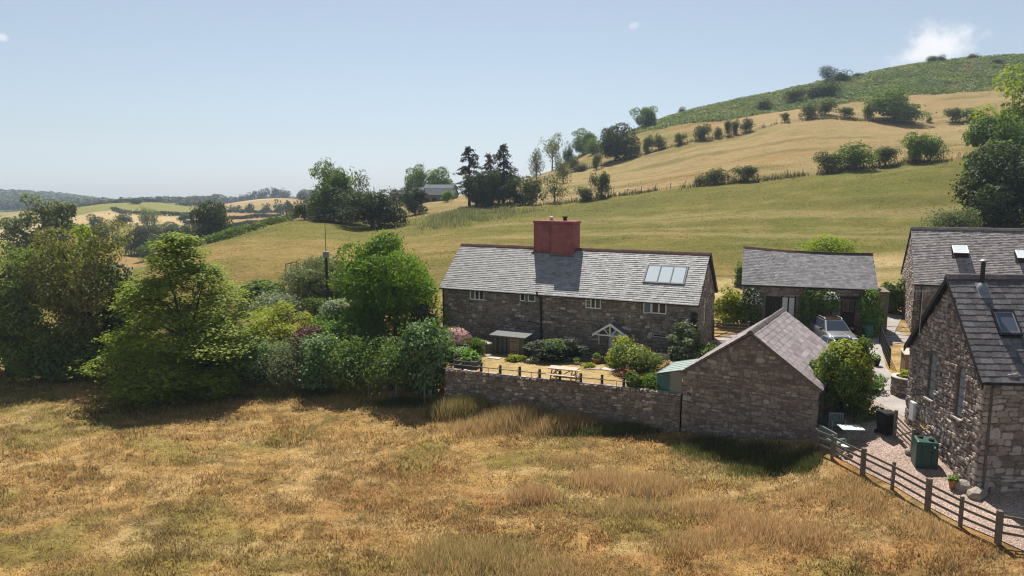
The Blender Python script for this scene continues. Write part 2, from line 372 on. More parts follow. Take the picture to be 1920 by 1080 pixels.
def hillcol(x, y):
    t = x / np.maximum(y, 1); px = 960 + FPX * t
    f1 = np.interp(px, HP, F1); f2 = np.interp(px, HP, F2); br = np.interp(px, HP, BR) + (fbm(x, y, 18, 3) - .5) * 16
    n1 = fbm(x, y, 16, 4); n2 = fbm(x + 9, y * 1.8, 5, 4); n3 = fbm(x, y, 45, 3); n4 = fbm(x * .35 + 40, y * 1.5, 2.0, 3)
    mead = lerp(np.tile(OLV * .84, (len(x), 1)), GRN * 1.12, sstep(.36, .58, n1 * .6 + n3 * .4) * .9)
    dry = sstep(1150, 700, px) * np.exp(-((y - 84 - (n3 - .5) * 26) / 13) ** 2) * 1.1 + .55 * sstep(80, 66, y) + sstep(.55, .7, n2) * .35
    mead = lerp(mead, TAN * .8 + STRAW * .08, np.clip(dry * sstep(.25, .6, n1 * .5 + n2 * .5 + .12), 0, 1))
    mead = mead * np.array([.90, .99, .84])
    up = lerp(np.tile(TAN * .84, (len(x), 1)), OLV * .92, sstep(.40, .58, n1 * .7 + n2 * .3) * .85)
    up = lerp(up, STRAW * .8, sstep(.42, .65, n3) * .6)
    c = lerp(mead, up, sstep(-1.5, 1.5, y - f1 + (n2 - .5) * 3))
    ledge = np.exp(-((y - (172 - (px - 1330) * .055)) / 1.6) ** 2) * sstep(1310, 1350, px) * sstep(1570, 1530, px)
    up = lerp(up, DRK * 1.3, np.clip(ledge * sstep(.3, .6, n2) * 1.2, 0, .8)); up = lerp(up, GRN * 1.2, sstep(.56, .68, fbm(x * .5, y * 1.4, 9, 3)) * .5)
    brk = lerp(np.tile(np.array([.060, .085, .026]), (len(x), 1)), np.array([.20, .125, .05]), sstep(.56, .68, n2 * .5 + n1 * .5))
    c = lerp(c, brk, sstep(-2, 3, y - br))
    # bank of bleached grass above the yard
    bank = np.exp(-(((px - 1640) / 95) ** 2)) * sstep(58, 61, y) * sstep(74, 68, y)
    bank2 = np.exp(-(((px - 1370) / 45) ** 2)) * sstep(54, 57, y) * sstep(67, 62, y)
    c = lerp(c, STRAW * 1.02, np.clip(bank * 1.5 + bank2 * 1.4, 0, 1))
    # valley: patchwork of fields
    cell = np.floor((x * .92 + y * .38) / 95).astype(int) * 7 + np.floor((y * .92 - x * .38) / 120).astype(int) * 13
    h = _perm[cell & 255, (cell * 3) & 255]
    pat = lerp(np.tile(TAN * .85, (len(x), 1)), OLV * .95, sstep(.4, .45, h)); pat = lerp(pat, GRN * 1.35, sstep(.68, .72, h)); pat = lerp(pat, STRAW * .95, sstep(.86, .88, h))
    far = sstep(150, 190, y) * sstep(760, 640, px)
    c = lerp(c, pat, far)
    wood = sstep(760, 860, y) * sstep(900, 700, px) * (1 - np.exp(-(((px - 500) / 75) ** 2)) * sstep(1050, 950, y))
    c = lerp(c, np.array([.035, .055, .028]), np.clip(wood, 0, 1) * .95)
    n6 = fbm(x * .07 + 9, y * .75 + x * .12, 3.2, 4)
    c *= (1 + (n4 - .5) * .42 * sstep(320, 60, y))[:, None]
    c = lerp(c, GRN * .95, sstep(.54, .66, n6) * .55 * sstep(700, 900, px) * (y < br)); c = lerp(c, STRAW * .82, sstep(.40, .30, n6) * .5 * sstep(700, 900, px) * (y < br))
    return c
def groundm(name, bumpd):
    t = NT(name); a = t.n('ShaderNodeVertexColor'); a.layer_name = 'Col'
    n = t.noise(1.6, 6, .7); n2 = t.noise(7.0, 5, .7); n3 = t.noise(.35, 4, .6)
    c = t.mix(1.0, a.outputs[0], t.ramp(n, [(.28, (.66, .64, .60)), (.5, (1, 1, 1)), (.75, (1.22, 1.2, 1.15))]), 'MULTIPLY')
    c = t.mix(1.0, c, t.ramp(n2, [(.3, (.72, .70, .66)), (.7, (1.2, 1.2, 1.2))]), 'MULTIPLY')
    c = t.mix(1.0, c, t.ramp(n3, [(.3, (.88, .9, .88)), (.7, (1.08, 1.06, 1.04))]), 'MULTIPLY')
    return t.pr(c, .95, .08, t.bump(t.math('ADD', n, t.math('MULTIPLY', n2, .5)), bumpd))
FIELD_M = groundm('dry_pasture', .22); HILL_M = groundm('hill_grass', .5)
ROWS_N = np.exp(np.linspace(math.log(6), math.log(60), 190)); ROWS_F = np.exp(np.linspace(math.log(60), math.log(2250), 300))
TC = np.concatenate([np.linspace(-1.42, -.82, 40)[:-1], np.linspace(-.82, .82, 400), np.linspace(.82, 1.42, 40)[1:]])
def garden_in(x, y):
    s, v = sv(x, y); return (s > -.4) & (s < 14.6) & (v > .1) & (v < 8.2)
def fan(name, rows, m, near):
    Y, TT = np.meshgrid(rows, TC, indexing='ij'); X = Y * TT; x, y = X.ravel(), Y.ravel()
    z = Tn(x, y)
    if near:
        s, v = sv(x, y)
        z = np.where(garden_in(x, y), np.minimum(z, -.6), z)
    nr, nc = Y.shape; i = np.arange(nr * nc).reshape(nr, nc)
    q = np.stack([i[:-1, :-1], i[:-1, 1:], i[1:, 1:], i[1:, :-1]], -1).reshape(-1, 4)
    me = npmesh(name, np.stack([x, y, z], 1), q, smooth=True)
    if near:
        k = sstep(50, 60, y); C = fieldcol(x, y) * (1 - k)[:, None] + hillcol(x, y) * k[:, None]
    else: C = hillcol(x, y)
    vcol(me, C)
    return tag(link(name, me, m), kind='structure')
fan('field', ROWS_N, FIELD_M, True)
fan('hillside', ROWS_F, HILL_M, False)

def sheet(name, outline, m, dz, step=.8, zfun=None, jitter=0.0):
    bm = bmesh.new(); vs = [bm.verts.new((x, y, 0)) for x, y in outline]; bm.faces.new(vs)
    bmesh.ops.triangulate(bm, faces=bm.faces[:])
    for _ in range(7):
        es = [e for e in bm.edges if e.calc_length() > step]
        if not es: break
        bmesh.ops.subdivide_edges(bm, edges=es, cuts=1); bmesh.ops.triangulate(bm, faces=bm.faces[:])
    rr = random.Random(5)
    for v_ in bm.verts:
        v_.co.z = (zfun(v_.co.x, v_.co.y) if zfun else T(v_.co.x, v_.co.y)) + dz
    me = bpy.data.meshes.new(name); bm.to_mesh(me); bm.free(); me.polygons.foreach_set('use_smooth', [True] * len(me.polygons))
    return tag(link(name, me, m), kind='structure')
def aggregate(name, stops, sc_, bump):
    t = NT(name); v = t.n('ShaderNodeTexVoronoi'); v.inputs['Scale'].default_value = sc_; t.set(v.inputs['Vector'], t.pos())
    x = t.n('ShaderNodeSeparateColor'); t.set(x.inputs[0], v.outputs['Color'])
    c = t.ramp(x.outputs[0], stops); n = t.noise(.8, 5, .6)
    c = t.mix(1.0, c, t.ramp(n, [(.3, (.75, .74, .72)), (.7, (1.12, 1.1, 1.08))]), 'MULTIPLY')
    return t.pr(c, .9, .15, t.bump(t.math('SUBTRACT', 1.0, v.outputs['Distance']), bump))
GRAVEL = aggregate('gravel', [(0, (.20, .14, .11)), (.5, (.36, .265, .215)), (1, (.50, .40, .34))], 24, .03)
DRIVE = aggregate('worn_tarmac', [(0, (.28, .25, .23)), (.5, (.34, .31, .29)), (1, (.41, .38, .35))], 26, .012)
PAVE = plain('paving', (.33, .29, .24), .9, .1, var=.4, scale=3, bump=.02)
sheet('gravel_yard', [(14.75,30.5),(15.15,28.7),(15.65,27.2),(16.0,25.3),(16.35,24.0),(16.95,22.7),(18.0,20.5),(24,18.5),(26,25),(18.3,26),(18.75,32.3),(18.6,35.2),(19.3,38.4),(18.7,39.3),(14.95,33.0)], GRAVEL, .035, .7)
sheet('driveway', [(18.72,39.3),(19.32,38.42),(18.62,35.2),(18.78,32.3),(20.3,32.6),(21.1,36.5),(22.3,40.8),(24.6,45.8),(28.2,46.8),(27.5,49.5),(30,53),(27.5,54),(25.6,48.6),(20.5,49.2),(16.5,49.4),(13.6,47.2),(14.2,44.6),(17.6,43.0),(18.6,41)], DRIVE, .03, .8)
def gz(x, y):
    s, v = sv(np.array(x), np.array(y)); return .17 - .05 * sstep(4.6, 6.0, float(v)) * 4 + .06 * float(vnoise(np.array(x * .9), np.array(y * .9)))
LAWN = groundm('parched_lawn', .08)
la = [wxy(-.35, .28), wxy(14.4, .28), wxy(14.4, 5), (13.2, 42.2), (11.6, 43.1), (-5.2, 50.95), wxy(-.35, 8.1)]
lw = sheet('lawn', la, LAWN, 0.0, .5, gz)
lv = np.array([v.co[:] for v in lw.data.vertices]); cc = fieldcol(lv[:, 0] * 1.4 + 90, lv[:, 1] * 1.4) * .5 + STRAW * .34
ss, vv = sv(lv[:, 0], lv[:, 1]); cc = lerp(cc, np.array([.17, .15, .12]), sstep(4.9, 5.6, vv) * .8); vcol(lw.data, cc)

# ------------------------------------------------------------------ building materials
ST_FARM = stone('farm_rubble', [(0, (0.159, 0.129, 0.102)), (.35, (0.262, 0.213, 0.168)), (.62, (0.323, 0.266, 0.207)), (.8, (0.256, 0.229, 0.201)), (.93, (0.464, 0.397, 0.320)), (1, (0.659, 0.586, 0.488))])
ST_GARTH = stone('shed_rubble', [(0, (0.176, 0.139, 0.117)), (.4, (0.275, 0.220, 0.183)), (.7, (0.341, 0.275, 0.224)), (.9, (0.297, 0.262, 0.233)), (1, (0.495, 0.429, 0.363))])
ST_CHAP = stone('chapel_rubble', [(0, (.20, .155, .130)), (.3, (.33, .265, .225)), (.6, (.42, .35, .30)), (.85, (.50, .43, .375)), (1, (.60, .54, .47))], lichen=.4)
MORTAR = plain('lime_mortar', (.20, .165, .135), .95, .05, var=.35, scale=5, bump=.01)
MORTAR_D = plain('dark_mortar', (.185, .148, .118), .95, .05, var=.35, scale=5, bump=.01)
SL_FARM = slate('silver_slate', [(0, (.20, .198, .190)), (.15, (.27, .267, .255)), (.8, (.315, .31, .295)), (1, (.38, .372, .35))], .6, .26, .3, .35)
SL_SHED = slate('lilac_slate', [(0, (.20, .165, .170)), (.5, (.265, .222, .225)), (.9, (.32, .275, .27)), (1, (.36, .36, .34))], 0.62, 0.22, .25)
SL_CART = slate('grey_slate', [(0, (0.104, 0.098, 0.104)), (.5, (0.148, 0.141, 0.148)), (1, (0.207, 0.196, 0.200))], 0.66, 0.18, .25, .25)
SL_BARN = slate('stone_tile', [(0, (.14, .118, .115)), (.5, (.235, .20, .195)), (1, (.34, .30, .285))], .6, .35, .4, .3)
SL_CHAP = slate('dark_slate', [(0, (0.089, 0.080, 0.082)), (.5, (0.137, 0.121, 0.121)), (1, (0.194, 0.173, 0.168))], 0.62, 0.22, .18)
UNDER = plain('roof_felt', (.05, .045, .045), .9, .1)
RIDGE_R = plain('ridge_clay', (.16, .085, .065), .9, .1, var=.5, scale=8, bump=.02)
RIDGE_G = plain('ridge_grey', (.15, .13, .125), .85, .15, var=.45, scale=8, bump=.02)
REDW = plain('red_limewash', (.34, .118, .108), .88, .1, var=.38, scale=1.7, bump=.006)
WHITE = plain('white_paint', (.78, .78, .76), .5, .4, var=.08)
BLACKI = plain('black_iron', (.018, .018, .02), .5, .4, var=.3)
DARKW = plain('dark_timber', (.055, .042, .032), .8, .15, var=.4, scale=9, bump=.01)
TIMBER = plain('weathered_timber', (.20, .165, .125), .85, .12, var=.4, scale=8, bump=.008)
OLDW = plain('grey_timber', (.15, .135, .115), .88, .1, var=.45, scale=7, bump=.01)
PALEW = plain('pale_timber', (.50, .42, .33), .8, .15, var=.3, scale=7, bump=.006)
WARMW = plain('warm_timber', (.34, .205, .115), .75, .2, var=.3, scale=7, bump=.006)
MINT = plain('mint_paint', (.56, .68, .60), .55, .35, var=.1)
SAGE = plain('sage_paint', (.20, .27, .24), .6, .3, var=.2)
TANKG = plain('green_plastic', (.013, .060, .045), .45, .4, var=.12)
LEAD = plain('lead', (.27, .28, .29), .5, .5, var=.25)
TERRA = plain('terracotta', (.42, .17, .09), .8, .2, var=.3)
STEEL = plain('galvanised', (.42, .43, .43), .4, .5, .6, var=.2)
GREYP = plain('grey_rail', (.17, .15, .13), .75, .2, var=.3, scale=12)
ROCK = stone('coping_stone', [(0, (.28, .24, .20)), (.5, (.40, .35, .30)), (1, (.52, .47, .41))])
RUBBER = plain('rubber', (.015, .015, .016), .8, .2)
def glassm(name, col, rough=.06):
    t = NT(name); return t.pr(col, rough, .6)
GLASS = glassm('window_glass', (.014, .018, .020)); GLASS_G = glassm('curtained_glass', (.05, .085, .075), .12)
SKYL = glassm('skylight_glass', (.55, .62, .64), .05); FROST = glassm('greenhouse_glass', (.36, .43, .40), .3)  # skylight panes: pale base colour carries the sky reflection

# ------------------------------------------------------------------ pieces: rubble stones and slates
rng = random.Random(11)
def unit_stone(k):
    rr = random.Random(100 + k); n = 8; ring = []
    base = [(-.5, -.36), (-.30, -.5), (.30, -.5), (.5, -.34), (.5, .32), (.32, .5), (-.28, .5), (-.5, .36)]
    ring = [(x + rr.uniform(-.07, .05) * (1 if x > 0 else -1), y + rr.uniform(-.10, .05) * (1 if y > 0 else -1)) for x, y in base]
    vs = [(x, y, -.6) for x, y in ring] + [(x, y, rr.uniform(.35, .6)) for x, y in ring] + [(x * .8 + rr.uniform(-.03, .03), y * .74 + rr.uniform(-.03, .03), rr.uniform(.8, 1.05)) for x, y in ring]
    fs = [(r * n + i, r * n + (i + 1) % n, (r + 1) * n + (i + 1) % n, (r + 1) * n + i) for r in range(2) for i in range(n)] + [tuple(range(16, 24))]
    return np.array(vs), fs
def unit_slate(k):
    rr = random.Random(300 + k); j = lambda a=.03: rr.uniform(-a, a)
    b = [(-.49, j(.05)), (j(.2), j(.05)), (.49, j(.05))] if k % 3 else [(-.49, j(.04)), (.30, j(.04)), (.49, .10 + j(.03))]
    vs = [(x, y, 0) for x, y in b] + [(.49, 1, -.6), (-.49, 1, -.6)] + [(x, y, 1) for x, y in b] + [(.49, 1, .25), (-.49, 1, .25)]
    n = 5; fs = [tuple(range(n, 2 * n))] + [(i, (i + 1) % n, n + (i + 1) % n, n + i) for i in range(n)]
    return np.array(vs), fs
U_STONE = [unit_stone(k) for k in range(10)]; U_SLATE = [unit_slate(k) for k in range(6)]
_pm = {}
def piece_mesh(kind, k, m):
    key = (kind, k, m.name)
    if key not in _pm:
        v, f = (U_STONE if kind == 'stone' else U_SLATE)[k]
        me = bpy.data.meshes.new(kind); me.from_pydata([tuple(a) for a in v], [], f); me.update(); me.materials.append(m); _pm[key] = me
    return _pm[key]
def lay(name, kind, mats, m, parent, limit=300, sizekey=None):
    """mats: list of (4x4 matrix, variant, size); the largest become pieces, the rest one joined part"""
    mats = sorted(mats, key=lambda a: -a[2]); own = mats[:limit]; rest = mats[limit:]
    for M, k, _ in own:
        o = bpy.data.objects.new(name, piece_mesh(kind, k, m)); COL.objects.link(o); o.parent = parent; o.matrix_local = M
    if rest:
        V, F = [], []; b = 0
        for M, k, _ in rest:
            v, f = (U_STONE if kind == 'stone' else U_SLATE)[k]
            A = np.array(M); V.append(v @ A[:3, :3].T + A[:3, 3]); F += [tuple(i + b for i in ff) for ff in f]; b += len(v)
        me = bpy.data.meshes.new(name + '_rest'); me.from_pydata(np.vstack(V).tolist(), [], F); me.update()
        o = link('small_' + name + 's', me, m, parent); o['kind'] = 'stuff'
def rubble(Fr, W, H, inside, openings, m, parent, sw=.36, sh=.17, seed=1, proud=.035, limit=300, wt=None):
    rr = random.Random(seed); mats = []; v = 0.0
    while v < H:
        h = sh * rr.uniform(.62, 1.5); u = -rr.random() * sw
        while u < W:
            w_ = sw * (rr.uniform(.45, 1.05) if rr.random() < .75 else rr.uniform(1.0, 1.6))
            a, b = max(u, 0.0), min(u + w_, W); u += w_
            if b - a < .07: continue
            split = rr.random() < .14 and h > sh * .9
            for (va, vb) in (((v, v + h * .5), (v + h * .5, v + h)) if split else ((v + rr.uniform(-.012, .012), v + h),)):
                cu, cv = (a + b) / 2, (va + vb) / 2
                ok = all(inside(x, y) for x, y in ((a + .02, vb - .01), (b - .02, vb - .01), (cu, va + .02)))
                if not ok: 
                    if inside(cu, cv) and inside(cu - (b - a) * .2, vb) and inside(cu + (b - a) * .2, vb): a2, b2 = cu - (b - a) * .3, cu + (b - a) * .3
                    else: continue
                else: a2, b2 = a, b
                if any(a2 < o[1] + .01 and b2 > o[0] - .01 and va < o[3] + .01 and vb > o[2] - .01 for o in openings):
                    hit = False
                    for o in openings:                      # trim against the opening where a sliver remains
                        if a2 < o[1] and b2 > o[0] and va < o[3] - .02 and vb > o[2] + .02:
                            if a2 < o[0] - .09: b2 = o[0] - .01
                            elif b2 > o[1] + .09: a2 = o[1] + .01
                            else: hit = True
                    if hit: continue
                k = rr.randrange(len(U_STONE)); g = .018
                ww, hh = b2 - a2 - g, (vb - va - g) * (rr.uniform(.78, 1.16) if rr.random() > .08 else rr.uniform(1.35, 1.9))
                if ww < .05 or hh < .03: continue
                wgt = ww * hh * (wt((a2 + b2) / 2, cv) if wt else 1)
                mats.append((Fr.mat((a2 + b2) / 2, cv + rr.uniform(-.18, .18) * (vb - va), .0, ww, hh, proud * rr.uniform(.4, 1.7), rr.uniform(-.14, .14)), k, wgt))
        v += h
    lay('stone', 'stone', mats, m, parent, limit)
def quoins(Fr, u, H, m, parent, sgn, seed, proud=.06):
    rr = random.Random(seed); v = 0.0; mats = []; i = 0
    while v < H - .12:
        h = rr.uniform(.2, .34); w_ = (.46 if i % 2 else .27) * rr.uniform(.85, 1.2); mats.append((Fr.mat(u + sgn * w_ / 2, v + h / 2, .0, w_, h - .015, proud), rr.randrange(10), w_)); v += h; i += 1
    lay('quoin', 'stone', mats, m, parent)
def slates(Fr, L, S, course, width, m, parent, holes=(), seed=1, limit=300, thick=.032, warp=None, wt=None, verge=0.0):
    rr = random.Random(seed); mats = []; n = int(round(S / course)); course = S / n
    for i in range(n):
        s0 = i * course; u = -rr.random() * width
        wmean = width * (1.12 - .3 * i / n)
        while u < L:
            w_ = wmean * rr.uniform(.72, 1.3); a, b = max(u, 0), min(u + w_, L); u += w_
            if b - a < .06: continue
            sa, sb = s0 + rr.uniform(-.014, .010), s0 + course * 1.12
            if any(a < h[1] and b > h[0] and sa < h[3] and sb > h[2] for h in holes):
                hit = False
                for h in holes:
                    if a < h[1] and b > h[0] and sa < h[3] - .03 and sb > h[2] + .06:
                        if a < h[0] - .08: b = h[0]
                        elif b > h[1] + .08: a = h[1]
                        else: hit = True
                if hit: continue
            d = .004 + (warp((a + b) / 2, s0) if warp else 0)
            wgt = (b - a) * (wt((a + b) / 2, s0) if wt else 1)
            mats.append((Fr.mat((a + b) / 2, sa, d, b - a, sb - sa, thick * rr.uniform(.88, 1.2), rr.uniform(-.010, .010)), rr.randrange(6), wgt))
    lay('slate', 'slate', mats, m, parent, limit)
def wall(mb, Fr, W, H, t, openings=(), top=None):
    """masonry backing with real openings, stopping just under the roof slab; top: gable outline above H"""
    H -= .13; top = [(u, v - .13) for u, v in top] if top else None
    us = sorted({0, W, *[o[0] for o in openings], *[o[1] for o in openings]}); vs = sorted({0, H, *[o[2] for o in openings], *[o[3] for o in openings]})
    us = [u for u in us if 0 <= u <= W]; vs = [v for v in vs if 0 <= v <= H]
    for i in range(len(us) - 1):
        for j in range(len(vs) - 1):
            cu, cv = (us[i] + us[i + 1]) / 2, (vs[j] + vs[j + 1]) / 2
            if any(o[0] < cu < o[1] and o[2] < cv < o[3] for o in openings): continue
            mb.box(us[i], us[i + 1], vs[j], vs[j + 1], -t, 0, Fr)
    if top: mb.prism(top, -t, 0, Fr)
    return mb
def window(parent, Fr, u0, u1, v0, v1, m, glass, nu=2, nv=1, depth=-.03, fr=.075, bar=.03, sill=None, name='window', bars=None):
    b = MB(); d0, d1 = depth - .05, depth
    b.box(u0, u0 + fr, v0, v1, d0, d1, Fr); b.box(u1 - fr, u1, v0, v1, d0, d1, Fr); b.box(u0 + fr, u1 - fr, v0, v0 + fr, d0, d1, Fr); b.box(u0 + fr, u1 - fr, v1 - fr, v1, d0, d1, Fr)
    iu = (u1 - u0 - 2 * fr) / nu; iv = (v1 - v0 - 2 * fr) / nv
    for i in range(1, nu): c = u0 + fr + iu * i; b.box(c - fr * .55, c + fr * .55, v0 + fr, v1 - fr, d0 + .003, d1 + .003, Fr)
    for j in range(1, nv): c = v0 + fr + iv * j; b.box(u0 + fr, u1 - fr, c - bar / 2, c + bar / 2, d0 + .006, d1 - .004, Fr)
    o = b.build(name, m, parent)
    for i in range(nu):
        g = MB(); g.box(u0 + fr + iu * i + .01, u0 + fr + iu * (i + 1) - .01, v0 + fr, v1 - fr, depth - .04, depth - .03, Fr)
        p = g.build('pane', glass[i % len(glass)], o)
    if sill: s = MB(); s.box(u0 - .06, u1 + .06, v0 - .07, v0 - .003, depth, .06, Fr); s.build('sill', sill, o)
    return o
def ridge(parent, p0, p1, m, step=.42, w_=.17, drop=.11, seed=3, sag=None):
    rr = random.Random(seed); p0, p1 = Vector(p0), Vector(p1); L = (p1 - p0).length; n = max(1, int(L / step)); d = (p1 - p0).normalized(); side = d.cross(Vector((0, 0, 1))).normalized()
    b = MB(); 
    prof = [(-w_, -drop), (-w_ * .35, .02), (0, .045), (w_ * .35, .02), (w_, -drop), (w_ * .9, -drop - .05), (0, -.03), (-w_ * .9, -drop - .05)]
    F = Frame((0, 0, 0), (0, -1, 0), (0, 0, 1))
    b.prism([(y, z) for y, z in prof], -.5, .5, Frame((0, 0, 0), (0, 1, 0), (0, 0, 1)))
    me = b.mesh('ridge_tile'); me.materials.append(m)
    ang = math.atan2(d.y, d.x); pit = math.asin(d.z)
    for i in range(n):
        c = p0 + d * (L * (i + .5) / n)
        if sag: c.z += sag((i + .5) / n)
        o = bpy.data.objects.new('ridge_tile', me); COL.objects.link(o); o.parent = parent; o.location = (c.x, c.y, c.z + rr.uniform(-.012, .012))
        o.scale = (L / n * .985, rr.uniform(.93, 1.07), 1); o.rotation_euler = (0, -pit + rr.uniform(-.015, .015), ang + rr.uniform(-.02, .02))
def gable_in(W, He, Hr, m=.04):
    He -= .13; Hr -= .13
    def f(u, v):
        if v <= He: return True
        k = (v - He) / (Hr - He); return W / 2 * k + m < u < W - W / 2 * k - m
    return f
def roof_slab(mb, L, W, ze, zr, o0=-.15, o1=.15, ov=.22, t=.09):
    """both slopes as slabs, u along the length"""
    sl = (zr - ze) / (W / 2)
    for sgn in (0, 1):
        def P(u, v, dz): return (u, v if not sgn else W - v, ze + sl * v + dz)
        c = [P(o0, -ov, 0), (L + o1, *P(0, -ov, 0)[1:]), (L + o1, W / 2, zr), (o0, W / 2, zr)]
        c = c + [(x, y, z - t) for x, y, z in c]
        mb.add(c, [(0, 1, 2, 3), (7, 6, 5, 4), (0, 4, 5, 1), (1, 5, 6, 2), (2, 6, 7, 3), (3, 7, 4, 0)])
    return mb
def roof_frame(L, W, ze, zr, back=False, o0=-.15, ov=.22, o1=.15):
    sl = (zr - ze) / (W / 2); h = math.hypot(1, sl)
    if not back: return Frame((o0, -ov, ze - sl * ov), (1, 0, 0), (0, 1, sl)), L + o1 - o0, (W / 2 + ov) * h, h
    return Frame((L + o1, W + ov, ze - sl * ov), (-1, 0, 0), (0, -1, sl)), L + o1 - o0, (W / 2 + ov) * h, h
FRONT = lambda z=0.0: Frame((0, 0, z), (1, 0, 0), (0, 0, 1))
LEFT = lambda W, z=0.0: Frame((0, W, z), (0, -1, 0), (0, 0, 1))       # u runs from the back to the front
RIGHT = lambda L, z=0.0: Frame((L, 0, z), (0, 1, 0), (0, 0, 1))
BACK = lambda L, W, z=0.0: Frame((L, W, z), (-1, 0, 0), (0, 0, 1))
yes = lambda u, v: True

# ================================================================== the farmhouse
ZB = -.2
A = empty('farmhouse', (-5.08, 50.81, ZB), R(-25.6), 'long stone farmhouse with silvery slate roof and massive red chimney behind the garden', 'house')
L_, W_, ZE, ZR = 18.34, 6.2, 4.17 - ZB, 6.89 - ZB
z = lambda v: v - ZB
opA = [(2.25, 3.45, z(3.23), z(4.05)), (6.21, 6.64, z(3.39), z(4.05)), (6.82, 7.41, z(3.39), z(4.05)), (11.02, 12.11, z(3.24), z(4.03)), (15.46, 16.44, z(3.22), z(4.0)), (12.62, 13.55, 0.0, z(1.78)), (15.63, 16.44, z(1.72), z(1.9))]
FA = FRONT(); mb = MB(); wall(mb, FA, L_, ZE, .45, opA)
GA = RIGHT(L_); opG = [(2.45, 3.05, z(2.3), z(4.4))]
wall(mb, GA, W_, ZE, .4, opG, [(0, ZE), (W_, ZE), (W_ / 2, ZR - .05)])
wall(mb, LEFT(W_), W_, ZE, .4, (), [(0, ZE), (W_, ZE), (W_ / 2, ZR - .05)]); wall(mb, BACK(L_, W_), L_, ZE, .4)
mb.build('wall', MORTAR_D, A)
rubble(FA, L_, ZE - .17, yes, opA, ST_FARM, A, .38, .165, 1, .03)
rubble(GA, W_, ZR - .1, gable_in(W_, ZE, ZR), opG, ST_FARM, A, .38, .17, 2, .03, 0)
mb = MB(); roof_slab(mb, L_, W_, ZE, ZR); mb.build('roof', UNDER, A)
fr, LL, SS, hh = roof_frame(L_, W_, ZE, ZR)
skh = (14.70 + .15, 17.22 + .15, (1.05 + .22) * hh, (2.10 + .22) * hh); chh = (6.0 + .15, 9.2 + .15, (2.72 + .22) * hh, 9)
slates(fr, LL, SS, .175, .37, SL_FARM, A, (skh, chh), 4)
fb, LL, SS, hh = roof_frame(L_, W_, ZE, ZR, True); slates(fb, LL, SS, .2, .45, SL_FARM, A, (), 5, 0)
ridge(A, (-.15, W_ / 2, ZR + .05), (6.0, W_ / 2, ZR + .05), RIDGE_R); ridge(A, (9.2, W_ / 2, ZR + .05), (L_ + .15, W_ / 2, ZR + .05), RIDGE_R, seed=8)
# chimney stack: two joined flues, rendered and painted
ch = MB(); CB, CT = z(5.9), z(8.86)
ch.box(6.02, 7.5, 2.78, 3.9, CB, CT - .22); ch.box(7.46, 9.18, 2.58, 3.9, CB, CT - .22)
st = ch.build('chimney', REDW, A, .05)
cp = MB(); cp.box(5.97, 7.48, 2.72, 3.95, CT - .22, CT); cp.box(7.42, 9.23, 2.52, 3.95, CT - .223, CT - .003); cp.build('chimney_cap', REDW, st, .07)
p = MB(); p.lathe([(.12, 0), (.12, .14), (.20, .17), (.20, .23), (.05, .28), (0, .28)], (7.2, 3.3, CT)); p.build('chimney_pot', plain('cream_pot', (.62, .58, .5), .7), st)
p = MB(); p.lathe([(.14, 0), (.13, .2), (.19, .22), (.19, .30), (.11, .32), (0, .32)], (8.25, 3.3, CT)); p.build('chimney_pot', plain('sooty_pot', (.05, .035, .03), .8), st)
fl = MB(); fl.box(5.93, 7.47, 2.62, 2.80, z(6.50), z(6.60)); fl.box(7.40, 9.27, 2.44, 2.60, z(6.33), z(6.45)); fl.build('chimney_flashing', RIDGE_G, st)
# rooflight of three panes
RF = Frame(fr.o, fr.r, fr.up); u0, u1, s0, s1 = skh
b = MB(); b.box(u0 - .09, u1 + .09, s0 - .10, s0, 0, .09, RF); b.box(u0 - .09, u1 + .09, s1, s1 + .12, 0, .07, RF); b.box(u0 - .09, u0, s0, s1, 0, .085, RF); b.box(u1, u1 + .09, s0, s1, 0, .085, RF)
for i in (1, 2): c = u0 + (u1 - u0) * i / 3; b.box(c - .03, c + .03, s0, s1, 0, .095, RF)
rl = b.build('rooflight', plain('rooflight_frame', (.12, .13, .14), .5), A)
for i in range(3):
    g = MB(); a = u0 + (u1 - u0) * i / 3 + .032; g.box(a, a + (u1 - u0) / 3 - .064, s0 + .01, s1 - .01, .02, .06, RF); g.build('pane', SKYL, rl)
# windows
window(A, FA, *opA[0], WHITE, [GLASS_G, GLASS, GLASS], 3); window(A, FA, *opA[1], WHITE, [GLASS], 1); window(A, FA, *opA[2], WHITE, [GLASS_G], 1)
w3 = window(A, FA, *opA[3], WHITE, [GLASS_G, GLASS, GLASS_G], 3)
b = MB()
for k in (1, 2): b.box(11.08, 11.36, z(3.28) + k * .235, z(3.30) + k * .235, -.075, -.02, FA)
b.box(11.21, 11.225, z(3.29), z(3.98), -.075, -.02, FA); b.build('glazing_bar', WHITE, w3)
w4 = window(A, FA, *opA[4], WHITE, [GLASS, GLASS], 2)
FO = Frame((15.46, 0, 0), (-.86, -.51, 0), (0, 0, 1)); b = MB()
for q in ((0, .05, z(3.24), z(3.98)), (.45, .50, z(3.24), z(3.98)), (.05, .45, z(3.24), z(3.29)), (.05, .45, z(3.93), z(3.98))): b.box(*q, -.02, .02, FO)
cs = b.build('casement', WHITE, w4); g = MB(); g.box(.05, .45, z(3.29), z(3.93), -.004, .004, FO); g.build('pane', GLASS_G, cs)
window(A, FA, *opA[6], WHITE, [GLASS], 1, depth=-.03, fr=.03)
window(A, GA, *opG[0], WHITE, [GLASS], 2, depth=-.04)
quoins(FA, L_, ZE - .2, ST_FARM, A, -1, 6); quoins(FA, 0, ZE - .2, ST_FARM, A, 1, 7)
